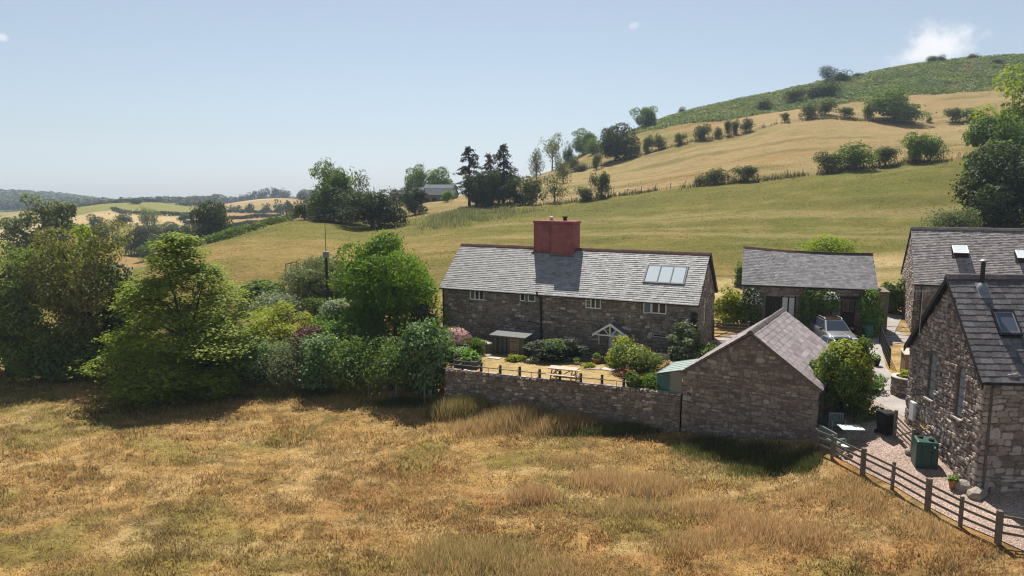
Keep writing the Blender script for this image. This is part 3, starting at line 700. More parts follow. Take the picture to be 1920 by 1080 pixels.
# door, porch canopy
d = MB(); d.box(12.64, 13.53, 0.02, z(1.76), -.16, -.11, FA); dr = d.build('door', plain('pale_door', (.62, .64, .68), .5), A)
b = MB()
for q in ((12.74, 13.05, .25, .95), (13.13, 13.43, .25, .95), (12.74, 13.05, 1.08, 1.75), (13.13, 13.43, 1.08, 1.75)): b.box(*q, -.107, -.10, FA)
b.build('door_panel', WHITE, dr)
b = MB(); b.lathe([(0, 0), (.10, .02), (.13, .14), (.09, .28), (.03, .4), (0, .42)], (13.12, -.02, z(1.02)), 8); b.build('door_wreath', plain('russet_wreath', (.50, .12, .05), .9), dr)
b = MB(); b.box(12.56, 12.62, 0, z(1.84), -.1, -.02, FA); b.box(13.55, 13.61, 0, z(1.84), -.1, -.02, FA); b.build('door_frame', WHITE, A)
pc = MB(); ap, el, ev, e0, e1 = z(2.5), z(1.78), .85, 11.95, 14.15; mid = (e0 + e1) / 2
for sgn in (-1, 1):
    x0 = mid; x1 = mid + sgn * (e1 - mid + .1); zz = el - .1 * (ap - el) / (e1 - mid)
    q = [(x0, -ev, ap), (x1, -ev, zz), (x1, 0, zz), (x0, 0, ap)]; pc.add(q + [(a, b_, c - .05) for a, b_, c in q], [(0, 1, 2, 3), (7, 6, 5, 4), (0, 4, 5, 1), (1, 5, 6, 2), (2, 6, 7, 3), (3, 7, 4, 0)])
po = pc.build('porch_canopy', SL_CHAP, A)
FP = Frame((0, -ev - .005, 0), (1, 0, 0), (0, 0, 1)); b = MB(); th = .11
for sgn in (-1, 1):
    xe = mid + sgn * (e1 - mid + .1); ze_ = el - .1 * (ap - el) / (e1 - mid)
    b.prism([(mid, ap + .03), (mid, ap - .13), (xe, ze_ - .13), (xe, ze_ + .03)][::(1 if sgn < 0 else -1)], 0, .05, FP)
b.box(e0 + .1, e1 - .1, el - .10, el - .02, 0, .045, FP); b.box(mid - .035, mid + .035, el - .02, ap - .12, .002, .04, FP)
for sgn in (-1, 1): b.prism([(mid + sgn * .08, el), (mid + sgn * .14, el), (mid + sgn * .42, el + .30), (mid + sgn * .36, el + .33)][::(1 if sgn > 0 else -1)], .002, .04, FP)
b.build('bargeboard', WHITE, po)
for x in (12.0, 14.0):
    b = MB(); b.box(x, x + .07, el - .9, el - .05, 0, .06, FA); b.box(x, x + .07, el - .12, el - .05, .06, ev, FA); b.prism([(x, el - .85), (x + .07, el - .85), (x + .07, el - .78), (x, el - .78)], .06, .1, FA)
    b.build('porch_bracket', WHITE, po)
# rainwater goods
b = MB(); b.tube([(-.1, -.30, ZE - .22), (L_ + .1, -.30, ZE - .22)], .045, 6); b.build('gutter', BLACKI, A)
b = MB(); b.tube([(7.68, -.42, ZE + .05), (7.70, -.34, ZE - .25), (7.85, -.09, ZE - .5), (7.95, -.09, .1)], .065, 7); b.tube([(6.9, -.08, z(2.05)), (7.92, -.08, z(1.88))], .035, 6); b.build('downpipe', BLACKI, A)
b = MB(); b.tube([(.12, -.1, ZE - .3), (.12, -.1, 0)], .05, 6); b.build('downpipe', BLACKI, A)
b = MB(); b.box(-.17, -.13, 0, 0, 0, 0)
for sgn in (0, 1):
    F = Frame((L_ + .16, -.25 if not sgn else W_ + .25, ZE - .26), (0, 1 if not sgn else -1, 0), (0, 0, 1)); b = MB()
    b.prism([(0, -.02), (W_ / 2 + .25, ZR - ZE + .2), (W_ / 2 + .25, ZR - ZE + .36), (0, .14)][::(1 if not sgn else -1)], -.03, .0, Frame((L_ + .17, -.25 if not sgn else W_ + .25, ZE - .26), (0, 1 if not sgn else -1, 0), (0, 0, 1)))
    b.build('verge_board', DARKW, A)

# ================================================================== the gabled store beside the garden wall
ZB = -2.3; z = lambda v: v - ZB
B = empty('stone_store', (14.82, 32.8, ZB), R(58.3), 'gable-ended stone store with lilac slates at the corner of the garden wall', 'shed')
L_, W_, ZE, ZR = 8.0, 6.72, z(1.56), z(3.98)
mb = MB(); GB = LEFT(W_); wall(mb, GB, W_, ZE, .45, (), [(0, ZE), (W_, ZE), (W_ / 2, ZR - .06)]); wall(mb, FRONT(), L_, ZE, .45); wall(mb, BACK(L_, W_), L_, ZE, .45); wall(mb, RIGHT(L_), W_, ZE, .4, (), [(0, ZE), (W_, ZE), (W_ / 2, ZR - .06)])
mb.build('wall', MORTAR, B)
rubble(GB, W_, ZR - .12, gable_in(W_, ZE, ZR, .05), (), ST_GARTH, B, .36, .165, 21, .032)
rubble(FRONT(), L_, ZE - .17, yes, (), ST_GARTH, B, .36, .17, 22, .03, 0)
rubble(BACK(L_, W_), L_, ZE - .17, yes, (), ST_GARTH, B, .36, .17, 23, .03, 0)
mb = MB(); roof_slab(mb, L_, W_, ZE, ZR, -.06, .1, .14, .1); mb.build('roof', UNDER, B)
fr, LL, SS, hh = roof_frame(L_, W_, ZE, ZR, False, -.06, .14, .1); slates(fr, LL, SS, .30, .36, SL_SHED, B, (), 24, 300, .02)
fr, LL, SS, hh = roof_frame(L_, W_, ZE, ZR, True, -.06, .14, .1); slates(fr, LL, SS, .30, .38, SL_SHED, B, (), 25, 0, .02)
ridge(B, (-.06, W_ / 2, ZR + .045), (L_ + .1, W_ / 2, ZR + .045), RIDGE_G, .42)
b = MB()
for sgn in (1, -1):
    x0 = W_ / 2; xe = W_ / 2 + sgn * (W_ / 2 + .1); ze_ = ZE - .1 * (ZR - ZE) / (W_ / 2)
    b.prism([(x0, ZR - .02), (x0, ZR - .12), (xe, ze_ - .12), (xe, ze_ - .02)][::(1 if sgn < 0 else -1)], .045, .075, GB)
b.build('verge_mortar', TIMBER, B)
b = MB(); b.tube([(.02, -.06, ZE - .1), (.02, -.06, .9)], .045); b.build('downpipe', BLACKI, B)
quoins(GB, 0, ZE - .2, ST_GARTH, B, 1, 1); quoins(GB, W_, ZE - .2, ST_GARTH, B, -1, 2)
# lean-to greenhouse on its garden side
GH = empty('lean_to_greenhouse', (*[float(c) for c in (Matrix.Rotation(R(58.3), 3, 'Z') @ Vector((.08, W_ + .02, 0)) + Vector((14.82, 32.8, 0)))[:2]], .2), R(58.3), 'pale green glazed lean-to greenhouse against the stone store', 'greenhouse')
gw, gl, h0, h1 = 1.45, 2.9, .95, 1.34
def gp(u, v): return (u, v, h1 + (h0 - h1) * v / gw)
b = MB()
for i in range(6):
    u = gl * i / 5; b.tube([gp(u, 0), gp(u, gw + .1)], .028, 4)
for k in (0, 1): b.tube([gp(0, gw * k), gp(gl, gw * k)], .035, 4)
for u in (0, gl): b.tube([(u, gw, 0), (u, gw, h0)], .03, 4); b.tube([(u, gw * .5, 0), (u, gw * .5, (h0 + h1) / 2)], .022, 4)
b.tube([(0, gw, 0), (gl, gw, 0)], .03, 4); b.tube([(0, 0, .02), (0, gw, .02)], .03, 4); b.build('frame', SAGE, GH)
for i in range(5):
    a, c = gl * i / 5 + .03, gl * (i + 1) / 5 - .03
    q = [gp(a, 0), gp(c, 0), gp(c, gw + .08), gp(a, gw + .08)]; b = MB(); b.add(q + [(x, y, zz - .012) for x, y, zz in q], [(0, 1, 2, 3), (7, 6, 5, 4), (0, 4, 5, 1), (1, 5, 6, 2), (2, 6, 7, 3), (3, 7, 4, 0)]); b.build('roof_pane', FROST, GH)
b = MB(); b.prism([(.03, .03), (gw * .5 - .03, .03), (gw * .5 - .03, h0 + .14), (.03, h1 - .04)], -.006, .006, Frame((0, 0, 0), (0, 1, 0), (0, 0, 1))); b.build('end_pane', glassm('clear_pane', (.21, .20, .18), .15), GH)
b = MB(); b.prism([(gw * .5 + .03, .03), (gw - .03, .03), (gw - .03, h0 - .04), (gw * .5 + .03, h0 + .10)], -.006, .006, Frame((0, 0, 0), (0, 1, 0), (0, 0, 1))); b.build('end_pane', glassm('teal_sheet', (.02, .115, .10), .3), GH)
b = MB(); b.box(.05, gl - .05, gw - .01, gw + .002, .04, h0 - .05); b.build('side_pane', FROST, GH)

# ================================================================== the cart shed across the drive
ZB = .9; z = lambda v: v - ZB
C = empty('cart_shed', (16.98, 51.0, ZB), R(-18.3), 'low stone cart shed with sagging grey slate roof across the drive', 'barn')
L_, W_, ZE, ZR = 8.7, 6.0, z(4.38), z(6.55)
sagC = lambda k: -.17 * math.sin(math.pi * min(max(k, 0), 1)) * .8 + .16 - .32 * k
opC = [(1.55, 2.62, .75, z(3.38)), (2.62, 3.62, z(1.2), z(3.42)), (6.6, 7.5, .05, z(3.3))]
FC = FRONT(); mb = MB(); wall(mb, FC, L_, ZE, .4, opC); wall(mb, LEFT(W_), W_, ZE, .4, (), [(0, ZE), (W_, ZE), (W_ / 2, ZR - .1)]); wall(mb, RIGHT(L_), W_, ZE, .4, (), [(0, ZE), (W_, ZE), (W_ / 2, ZR - .3)]); wall(mb, BACK(L_, W_), L_, ZE, .4); mb.build('wall', MORTAR, C)
rubble(FC, L_, ZE - .17, yes, opC, ST_GARTH, C, .36, .17, 31, .03); rubble(LEFT(W_), W_, ZR - .15, gable_in(W_, ZE, ZR - .15), (), ST_GARTH, C, .36, .17, 32, .03, 0)
def sagroof(mb, back):
    n = 16; sl = (ZR - ZE) / (W_ / 2); rows = []
    for i in range(n + 1):
        u = -.15 + (L_ + .3) * i / n; k = i / n
        for (v, zz) in ((-.25, ZE - sl * .25), (W_ / 2, ZR + sagC(k))):
            y = v if not back else W_ - v; rows += [(u, y, zz - .02), (u, y, zz - .11)]
    fs = []
    for i in range(n):
        a, b_ = i * 4, (i + 1) * 4; fs += [(a, b_, b_ + 2, a + 2), (a + 1, a + 3, b_ + 3, b_ + 1), (a, a + 1, b_ + 1, b_)]
    fs += [(0, 2, 3, 1), (n * 4, n * 4 + 1, n * 4 + 3, n * 4 + 2)]
    mb.add(rows, fs)
mb = MB(); sagroof(mb, 0); sagroof(mb, 1); mb.build('roof', UNDER, C)
fr, LL, SS, hh = roof_frame(L_, W_, ZE, ZR, False, -.15, .25, .15)
wc = lambda u, s: sagC(u / LL) * (s / SS) / hh
slates(fr, LL, SS, .165, .30, SL_CART, C, (), 33, 300, .014, wc); fr, LL, SS, hh = roof_frame(L_, W_, ZE, ZR, True, -.15, .25, .15); slates(fr, LL, SS, .25, .5, SL_CART, C, (), 34, 0, .014, lambda u, s: sagC(1 - u / LL) * (s / SS) / hh)
ridge(C, (-.15, W_ / 2, ZR + .03), (L_ + .15, W_ / 2, ZR + .03), RIDGE_R, .42, sag=sagC)
for i in range(6):
    b = MB(); b.box(1.57 + i * .175, 1.735 + i * .175, .77, z(3.36), -.14, -.09, FC); b.build('door_board', DARKW, C)
window(C, FC, *opC[1], DARKW, [plain('pale_blind', (.60, .62, .60), .4, .4, var=.05)], 2, depth=-.08, fr=.09)
dd = MB(); dd.box(6.62, 7.48, .06, z(2.45), -.15, -.1, FC); dd.build('door', DARKW, C); window(C, FC, 6.7, 7.42, z(2.5), z(3.25), TIMBER, [GLASS], 2, depth=-.12)
b = MB(); b.box(3.9, 8.2, z(3.42), z(3.62), .0, .09, FC); b.build('lintel', DARKW, C)
b = MB(); b.tube([(-.1, -.3, ZE - .2), (L_ + .1, -.3, ZE - .22)], .045); b.build('gutter', BLACKI, C)
b = MB(); b.box(L_ + .02, L_ + 1.0, .3, 3.0, z(3.9), z(4.0)); b.box(L_ + .05, L_ + .95, .4, 2.9, 0, z(3.9)); b.build('side_lean_to', TIMBER, C)

# ================================================================== the tall barn beyond the chapel
ZB = .6; z = lambda v: v - ZB
D = empty('stone_barn', (28.41, 49.04, ZB), R(-22.3), 'tall stone barn with rough stone-tile roof and two raised rooflights behind the chapel', 'barn')
L_, W_, ZE, ZR = 14.0, 7.0, z(4.65), z(8.24)
mb = MB(); GD = LEFT(W_); opD = [(3.1, 3.5, 1.2, 2.3)]; wall(mb, GD, W_, ZE, .5, opD, [(0, ZE), (W_, ZE), (W_ / 2, ZR - .08)]); wall(mb, FRONT(), L_, ZE, .5); wall(mb, BACK(L_, W_), L_, ZE, .5); wall(mb, RIGHT(L_), W_, ZE, .5, (), [(0, ZE), (W_, ZE), (W_ / 2, ZR - .08)]); mb.build('wall', MORTAR, D)
rubble(GD, W_, ZR - .12, gable_in(W_, ZE, ZR, .05), opD, ST_CHAP, D, .30, .15, 41, .04)
rubble(FRONT(), 4.5, ZE - .17, yes, (), ST_GARTH, D, .36, .17, 42, .03, 0)
window(D, GD, *opD[0], TIMBER, [GLASS], 1, depth=-.15)
mb = MB(); roof_slab(mb, L_, W_, ZE, ZR, -.1, .1, .18, .1); mb.build('roof', UNDER, D)
fr, LL, SS, hh = roof_frame(L_, W_, ZE, ZR, False, -.1, .18, .1)
vd = [(2.4 + .1, 3.34 + .1, (1.62 + .18) * hh, (2.30 + .18) * hh), (6.15 + .1, 7.1 + .1, (1.42 + .18) * hh, (2.1 + .18) * hh)]
slates(fr, LL, SS, .15, .27, SL_BARN, D, vd, 43, 300, .03, None, lambda u, s: 1.0 if u < 9.6 else .2)
fb, LL2, SS2, hh = roof_frame(L_, W_, ZE, ZR, True, -.1, .18, .1); slates(fb, LL2, SS2, .25, .45, SL_BARN, D, (), 44, 0, .03)
ridge(D, (-.1, W_ / 2, ZR + .05), (L_ + .1, W_ / 2, ZR + .05), RIDGE_G, .45, .2, .15)
for (u0, u1, s0, s1) in vd:
    b = MB(); b.box(u0 - .04, u1 + .04, s0 - .05, s0, 0, .06, fr); b.box(u0 - .04, u1 + .04, s1, s1 + .05, 0, .06, fr); b.box(u0 - .04, u0, s0, s1, 0, .06, fr); b.box(u1, u1 + .04, s0, s1, 0, .06, fr); b.box(u0, u1, s0, s1, -.06, -.02, fr)
    v_ = b.build('rooflight', BLACKI, D)
    up = (fr.up * math.cos(.42) + fr.n * math.sin(-.0) + fr.n * -.0)
    Fs = Frame(fr.p(u0, s1 + .02, .08), fr.r, fr.up * math.cos(.33) - fr.n * math.sin(.33))
    hgt = s1 - s0 + .04; b = MB()
    for q in ((0, .07, -hgt, 0), (u1 - u0 - .07, u1 - u0, -hgt, 0), (.07, u1 - u0 - .07, -.07, 0), (.07, u1 - u0 - .07, -hgt, -hgt + .07)): b.box(*q, 0, .05, Fs)
    sa = b.build('sash', WHITE, v_); g = MB(); g.box(.06, u1 - u0 - .06, -hgt + .06, -.06, .01, .035, Fs); g.build('pane', SKYL, v_)
b = MB(); b.tube([(.0, -.22, ZE - .2), (L_, -.22, ZE - .22)], .055); b.build('gutter', BLACKI, D)
b = MB(); b.tube([(.45, -.2, ZE - .25), (.45, -.09, ZE - .5), (.45, -.09, 0)], .05); b.build('downpipe', BLACKI, D)

# ================================================================== the chapel-like cottage
ZB = -1.0; z = lambda v: v - ZB
E_ = empty('chapel', (18.07, 26.0, ZB), R(-5.0), 'steep-roofed stone chapel with two pointed lancets, flue and rooflight at the right edge', 'chapel')
L_, W_, ZE, ZR = 12.0, 6.0, z(4.03), z(7.48)
GE = LEFT(W_)                     # u = W - v
def lanc(v0, v1, zb, zt): return (W_ - v1, W_ - v0, z(zb), z(zt))
opE = [lanc(3.66, 4.26, 1.92, 3.98), lanc(1.34, 1.94, 1.82, 3.92)]
mb = MB(); wall(mb, GE, W_, ZE, .5, opE, [(0, ZE), (W_, ZE), (W_ / 2, ZR - .08)]); wall(mb, FRONT(), L_, ZE, .5); wall(mb, BACK(L_, W_), L_, ZE, .5); wall(mb, RIGHT(L_), W_, ZE, .5, (), [(0, ZE), (W_, ZE), (W_ / 2, ZR - .08)])
mb.build('wall', MORTAR, E_)
b = MB()
for o in opE:                      # pointed heads: corner fillets turn the square opening into a lancet
    mid = (o[0] + o[1]) / 2; top = o[3]
    for sgn in (-1, 1):
        xe = o[0] if sgn < 0 else o[1]; arc = [(xe + (mid - xe) * (1 - math.cos(a)) * 1.0, top - .48 + .48 * math.sin(a) ** .9) for a in [math.pi / 2 * i / 5 for i in range(6)]]
        pts = [(xe, top)] + arc; b.prism(pts if sgn > 0 else pts[::-1], -.4, .02, GE)
b.build('lancet_head', MORTAR, E_)
rubble(GE, W_, ZR - .12, gable_in(W_, ZE, ZR, .06), opE, ST_CHAP, E_, .25, .16, 51, .062)
rubble(FRONT(), L_, ZE - .17, yes, (), ST_CHAP, E_, .46, .22, 52, .03, 300, lambda u, v: 1.0 if u < 4 else .2)
quoins(GE, W_, ZE - .2, ST_CHAP, E_, -1, 3, .085); quoins(FRONT(), 0, ZE - .2, ST_CHAP, E_, 1, 4); quoins(GE, 0, ZE - .2, ST_CHAP, E_, 1, 5, .085)
for o in opE:
    wd = window(E_, GE, *o, OLDW, [glassm('leaded_glass', (.27, .29, .30), .25)], 1, nv=5, depth=-.03, fr=.05, bar=.018, name='lancet_window')
    s = MB(); s.box(o[0] - .06, o[1] + .06, o[2] - .07, o[2] - .003, -.2, .13, GE); s.build('sill', ROCK, wd)
mb = MB(); roof_slab(mb, L_, W_, ZE, ZR, -.26, .2, .2, .1); mb.build('roof', UNDER, E_)
fr, LL, SS, hh = roof_frame(L_, W_, ZE, ZR, False, -.26, .2, .2)
ve = (1.03 + .26, 1.74 + .26, (1.2 + .2) * hh, (1.82 + .2) * hh)
slates(fr, LL, SS, .265, .40, SL_CHAP, E_, (ve,), 53, 300, .02, None, lambda u, s: 1.0 if u < 4.2 else .2)
fb, LL2, SS2, hh = roof_frame(L_, W_, ZE, ZR, True, -.26, .2, .2); slates(fb, LL2, SS2, .28, .42, SL_CHAP, E_, (), 54, 0, .02)
ridge(E_, (-.26, W_ / 2, ZR + .05), (L_ + .2, W_ / 2, ZR + .05), RIDGE_G, .45, .18, .15)
b = MB()
for sgn in (1, -1):
    x0 = W_ / 2; xe = W_ / 2 + sgn * (W_ / 2 + .22); ze_ = ZE - .22 * (ZR - ZE) / (W_ / 2)
    b = MB(); b.prism([(x0, ZR - .0), (x0, ZR - .25), (xe, ze_ - .25), (xe, ze_ - .0)][::(1 if sgn < 0 else -1)], .20, .255, GE); b.build('bargeboard', BLACKI, E_)
u0, u1, s0, s1 = ve; b = MB()
for q in ((u0 - .07, u1 + .07, s0 - .1, s0), (u0 - .07, u1 + .07, s1, s1 + .08), (u0 - .07, u0, s0, s1), (u1, u1 + .07, s0, s1)): b.box(*q, 0, .12, fr)
v_ = b.build('rooflight', BLACKI, E_); b = MB()
for q in ((u0, u0 + .05, s0, s1), (u1 - .05, u1, s0, s1), (u0 + .05, u1 - .05, s0, s0 + .05), (u0 + .05, u1 - .05, s1 - .05, s1)): b.box(*q, .05, .11, fr)
b.build('sash', LEAD, v_); g = MB(); g.box(u0 + .05, u1 - .05, s0 + .05, s1 - .05, .03, .08, fr); g.build('pane', glassm('attic_glass', (.10, .12, .15), .08), v_)
fu, fv = .98, 2.66; fz = ZE + (ZR - ZE) / (W_ / 2) * fv
b = MB(); b.lathe([(.085, -.15), (.085, 1.0)], (fu, fv, fz)); fo = b.build('flue', plain('flue_steel', (.045, .04, .038), .45, .5, .5), E_)
b = MB(); b.lathe([(.03, .0), (.06, .05), (.20, .055), (.20, .07), (.02, .11), (0, .11)], (fu, fv, fz + 1.0)); b.build('flue_cowl', STEEL, fo)
b = MB(); b.lathe([(.24, -.22), (.22, -.02), (.12, .12), (.09, .16)], (fu, fv - .05, fz)); b.box(fu + .26 - .24, fu + .26 + .24, (fv - .38 + .2) * hh, (fv + .12 + .2) * hh, .022, .034, fr); b.build('flue_flashing', LEAD, fo)
b = MB(); b.box(2.75, 3.0, (2.05 + .2) * hh, (2.05 + .2) * hh + .2, 0, .07, fr); b.build('roof_vent', UNDER, E_)
b = MB(); b.tube([(.0, -.25, ZE - .24), (L_, -.25, ZE - .25)], .055); b.build('gutter', BLACKI, E_)
b = MB(); b.tube([(.18, -.22, ZE - .28), (.2, -.08, ZE - .55), (.2, -.08, .2)], .045); b.build('downpipe', OLDW, E_)
b = MB(); b.box(W_ - 5.35, W_ - 4.95, z(.55), z(1.4), .05, .2, GE); b.build('meter_box', WHITE, E_, .015)
AE = empty('television_aerial', tuple(E_.matrix_basis @ Vector((-.3, 4.75, z(5.3)))), R(-5), 'spindly television aerial on a mast by the chapel eaves', 'aerial')
b = MB(); b.tube([(0, 0, -.6), (0, 0, 1.35)], .018, 5); b.build('mast', STEEL, AE)
b = MB(); b.tube([(-.45, 0, 1.28), (.35, 0, 1.28)], .012, 4)
for k in range(6): b.tube([(-.4 + k * .13, -.02, 1.08), (-.4 + k * .13, 0, 1.48)], .006, 4)
b.build('antenna', STEEL, AE)
CBL = MB(); pts = []
for i in range(9): k = i / 8; pts.append(tuple(E_.matrix_basis @ Vector((-.12 - .04 * math.sin(k * 9), 5.15 - 1.6 * k, z(.95 - .9 * math.sin(k * 2.6) * .5)))))
CBL.tube(pts, .02, 5); tag(CBL.build('hose', plain('yellow_hose', (.62, .36, .06), .6)), 'yellow hose looped below the white meter box on the chapel gable', 'hose')

# ================================================================== garden retaining wall
GW = empty('garden_wall', (W0[0], W0[1], -2.4), R(-21.6), 'dark rubble retaining wall holding up the farmhouse garden', 'wall')
Lw, Hw = 14.05, 2.62
mb = MB(); FW = FRONT(); mb.box(0, Lw, 0, Hw - .08, -.45, 0, FW); mb.box(0.02, .45, .45, 6.5, 0, Hw - .15); mb.build('core', MORTAR_D, GW)
rubble(FW, Lw, Hw - .08, yes, (), ST_FARM, GW, .34, .16, 61, .035); rubble(Frame((0, 6.5, 0), (0, -1, 0), (0, 0, 1)), 6.5, Hw - .2, yes, (), ST_FARM, GW, .34, .17, 62, .035, 0)
rr = random.Random(9); u = 0.0; mats = []
while u < Lw:
    w_ = rr.uniform(.22, .5); F = Frame((0, -.04, Hw - .08), (1, 0, 0), (0, 1, 0)); mats.append((F.mat(min(u + w_ / 2, Lw - .1), .25 + rr.uniform(-.03, .03), .03, w_ - .02, .56, .07 * rr.uniform(.6, 1.3)), rr.randrange(10), w_)); u += w_
lay('coping_stone', 'stone', mats, ROCK, GW)
# pipe rails bracketed out from timber posts along the wall top
GF = empty('garden_rail', (W0[0], W0[1], .2), R(-21.6), 'grey tubular rail carried on bracketed timber posts along the garden wall', 'railing')
me = None
for i in range(9):
    s = .95 + i * 1.24
    b = MB(); b.box(s - .065, s + .065, .38, .50, -.12, .50 + .03 * (i % 2)); b.build('post', DARKW, GF)
    for zz in (.10, .42):
        b = MB(); b.tube([(s, .40, zz), (s - .02, -.10, zz - .01)], .026, 5); b.build('bracket', GREYP, GF)
for zz in (.09, .42):
    b = MB(); b.tube([(-.1, -.11, zz + .01), (4, -.12, zz), (8, -.11, zz - .01), (11.4, -.11, zz)], .026, 6); b.build('rail', GREYP, GF)
for s in (2.9, 5.6, 8.4, 10.6):
    b = MB(); b.tube([(s, -.13, -.2), (s, -.13, .44)], .016, 5); b.build('upright', BLACKI, GF)

# ================================================================== timber fences
def fence(name, pts, label, postm, railm, zrails=(.42, .74, 1.02), ph=1.14, pw=.055, big=(), rt=.035, rh=.05, seed=1):
    rr = random.Random(seed); x0, y0 = pts[0]; o = empty(name, (x0, y0, T(x0, y0)), 0, label, 'fence'); tops = []
    for i, (x, y) in enumerate(pts):
        g = T(x, y) - T(x0, y0); k = 1.5 if i in big else 1.0; h = ph * (1.08 if i in big else 1) * rr.uniform(.96, 1.04); lx = rr.uniform(-.03, .03)
        b = MB(); q = pw * k
        b.add([(x - x0 + a * q + (lx if zz else 0), y - y0 + c * q, g + zz * h - .3 * (1 - zz)) for zz in (0, 1) for a, c in ((-1, -1), (1, -1), (1, 1), (-1, 1))], [(0, 1, 2, 3), (7, 6, 5, 4), (0, 4, 5, 1), (1, 5, 6, 2), (2, 6, 7, 3), (3, 7, 4, 0)])
        b.build('post', postm, o, .008); tops.append((x - x0, y - y0, g))
    for i in range(len(pts) - 1):
        for zr_ in zrails:
            p0, p1 = Vector(tops[i]), Vector(tops[i + 1]); p0.z += zr_ + rr.uniform(-.03, .03); p1.z += zr_ + rr.uniform(-.03, .03)
            d = (p1 - p0).normalized(); sd = Vector((d.y, -d.x, 0)) * (pw + .002)
            if sd.y > 0: sd = -sd
            F = Frame(p0 + sd, d, (0, 0, 1)); b = MB(); b.box(-.06, (p1 - p0).length + .06, -rh, rh, -rt / 2, rt / 2, F); b.build('rail', railm, o)
    return o
FP_ = [(14.35, 31.75), (14.57, 30.59), (14.99, 28.64), (15.45, 27.15), (15.84, 25.35), (16.22, 23.98), (16.72, 22.72), (18.3, 21.9), (20.2, 21.4)]
fence('post_and_rail_fence', FP_, 'weathered three-rail timber fence between the field and the gravel yard', TIMBER, TIMBER, big=(2, 4, 6), rh=.045, seed=4)
LP = [wxy(s, v) for s, v in ((-43, -1.2), (-40.5, -1.6), (-38.6, -1.9), (-37.0, -2.2), (-35.6, -2.4))]
fence('paddock_fence', LP, 'short run of dark timber rails at the far left edge of the field', OLDW, OLDW, (.35, .6, .85, 1.1), 1.3, .06, seed=5)
for i, (px, Y, h) in enumerate(((400, 49.6, 1.2), (432, 49.0, 1.15), (452, 48.4, 1.15), (484, 47.7, 1.2), (518, 47.0, 1.35), (559, 46.2, 1.4), (602, 45.2, 1.4), (692, 43.9, 1.2), (744, 43.1, 1.5), (797, 42.3, 1.5))):
    x, y, g = onground(px, Y - .7); b = MB(); b.tube([(0, 0, -.3), (.02, 0, h * .6), (.0, .02, h)], [.055, .05, .05], 7)
    o = b.build('fence_stake', TIMBER); o.location = (x, y, g); o.rotation_euler = (0, 0, i * 1.1)
    tag(o, ['leftmost fence stake under the big beech, in deep shade', 'second fence stake from the left under the beech', 'third fence stake from the left along the hedge', 'fourth fence stake from the left along the hedge', 'fence stake below the glossy shrub beside the beech', 'pale fence stake in front of the greyish willow bush', 'fence stake between the grey bush and the leafy hedge shrub', 'fence stake below the long dark hedge bushes', 'tall pale fence stake near the right end of the hedge', 'last fence stake, where the hedge meets the garden wall'][i], 'fence post', 'stakes along the hedge foot')

# gate standing open at the yard, bin, oil tank
g0, g1 = Vector((17.42, 30.75, T(17.42, 30.75))), Vector((17.34, 29.15, T(17.34, 29.15)))
GT = empty('yard_gate', g0, 0, 'small weathered five-bar gate standing open beside the oil tank', 'gate')
dv = g1 - g0
for nm, k in (('post', 0.0), ('post', 1.0)):
    b = MB(); c = dv * k; b.box(c.x - .06, c.x + .06, c.y - .06, c.y + .06, c.z - .2, c.z + 1.35 - .1 * k); b.build(nm, TIMBER, GT, .01)
FG = Frame((0, 0, 0), dv.normalized(), (0, 0, 1)); Lg = dv.length
for k in range(5):
    b = MB(); zz = .18 + k * .22; b.box(.08, Lg - .08, zz - .04, zz + .04, -.015, .015, FG); b.build('bar', PALEW if k % 2 else TIMBER, GT)
b = MB(); b.prism([(.1, .16), (.2, .16), (Lg - .1, 1.05), (Lg - .2, 1.05)], .016, .036, FG); b.build('brace', TIMBER, GT)
x, y = 17.25, 31.25; b = MB(); b.prism([(-.27, -.27), (.27, -.27), (.27, .27), (-.27, .27)], .08, 1.02); BI = empty('wheelie_bin', (x, y, T(x, y)), R(12), 'tall black bin standing behind the open yard gate', 'bin')
b = MB(); b.add([(-.22, -.25, .06), (.22, -.25, .06), (.22, .25, .06), (-.22, .25, .06), (-.29, -.34, 1.02), (.29, -.34, 1.02), (.29, .34, 1.02), (-.29, .34, 1.02)], [(0, 3, 2, 1), (4, 5, 6, 7), (0, 1, 5, 4), (1, 2, 6, 5), (2, 3, 7, 6), (3, 0, 4, 7)]); b.build('body', RUBBER, BI, .02)
b = MB(); b.prism([(-.38, 1.03), (.36, 1.03), (.36, 1.07), (.1, 1.13), (-.3, 1.11)], -.31, .31, Frame((0, 0, 0), (0, 1, 0), (0, 0, 1))); b.build('lid', RUBBER, BI, .015)
for sx in (-.24, .24): b = MB(); b.tube([(sx - .03, .28, .1), (sx + .03, .28, .1)], .1, 10); b.build('wheel', RUBBER, BI)
x, y = 17.45, 28.42; TK = empty('oil_tank', (x, y, T(x, y)), R(-16), 'dark green plastic oil tank with two black caps against the chapel', 'oil tank')
b = MB(); b.add([(-.46, -.42, 0), (.46, -.42, 0), (.46, .42, 0), (-.46, .42, 0), (-.43, -.38, 1.18), (.43, -.38, 1.18), (.43, .38, 1.24), (-.43, .38, 1.24)], [(0, 3, 2, 1), (4, 5, 6, 7), (0, 1, 5, 4), (1, 2, 6, 5), (2, 3, 7, 6), (3, 0, 4, 7)]); tk = b.build('body', TANKG, TK, .06)
b = MB()
for xx in (-.2, .2): b.box(xx - .03, xx + .03, -.44, -.40, .1, 1.1)
b.build('rib', TANKG, TK, .01)
for xx, yy in ((-.2, .15), (.18, -.12)): b = MB(); b.lathe([(.12, 0), (.12, .09), (.1, .1), (0, .1)], (xx, yy, 1.19), 10); b.build('filler_cap', RUBBER, TK)
TK.scale = (.93, .93, .95)
b = MB(); b.tube([(.25, -.43, 1.0), (.25, -.47, 1.0)], .04, 8); b.build('gauge', WHITE, TK)

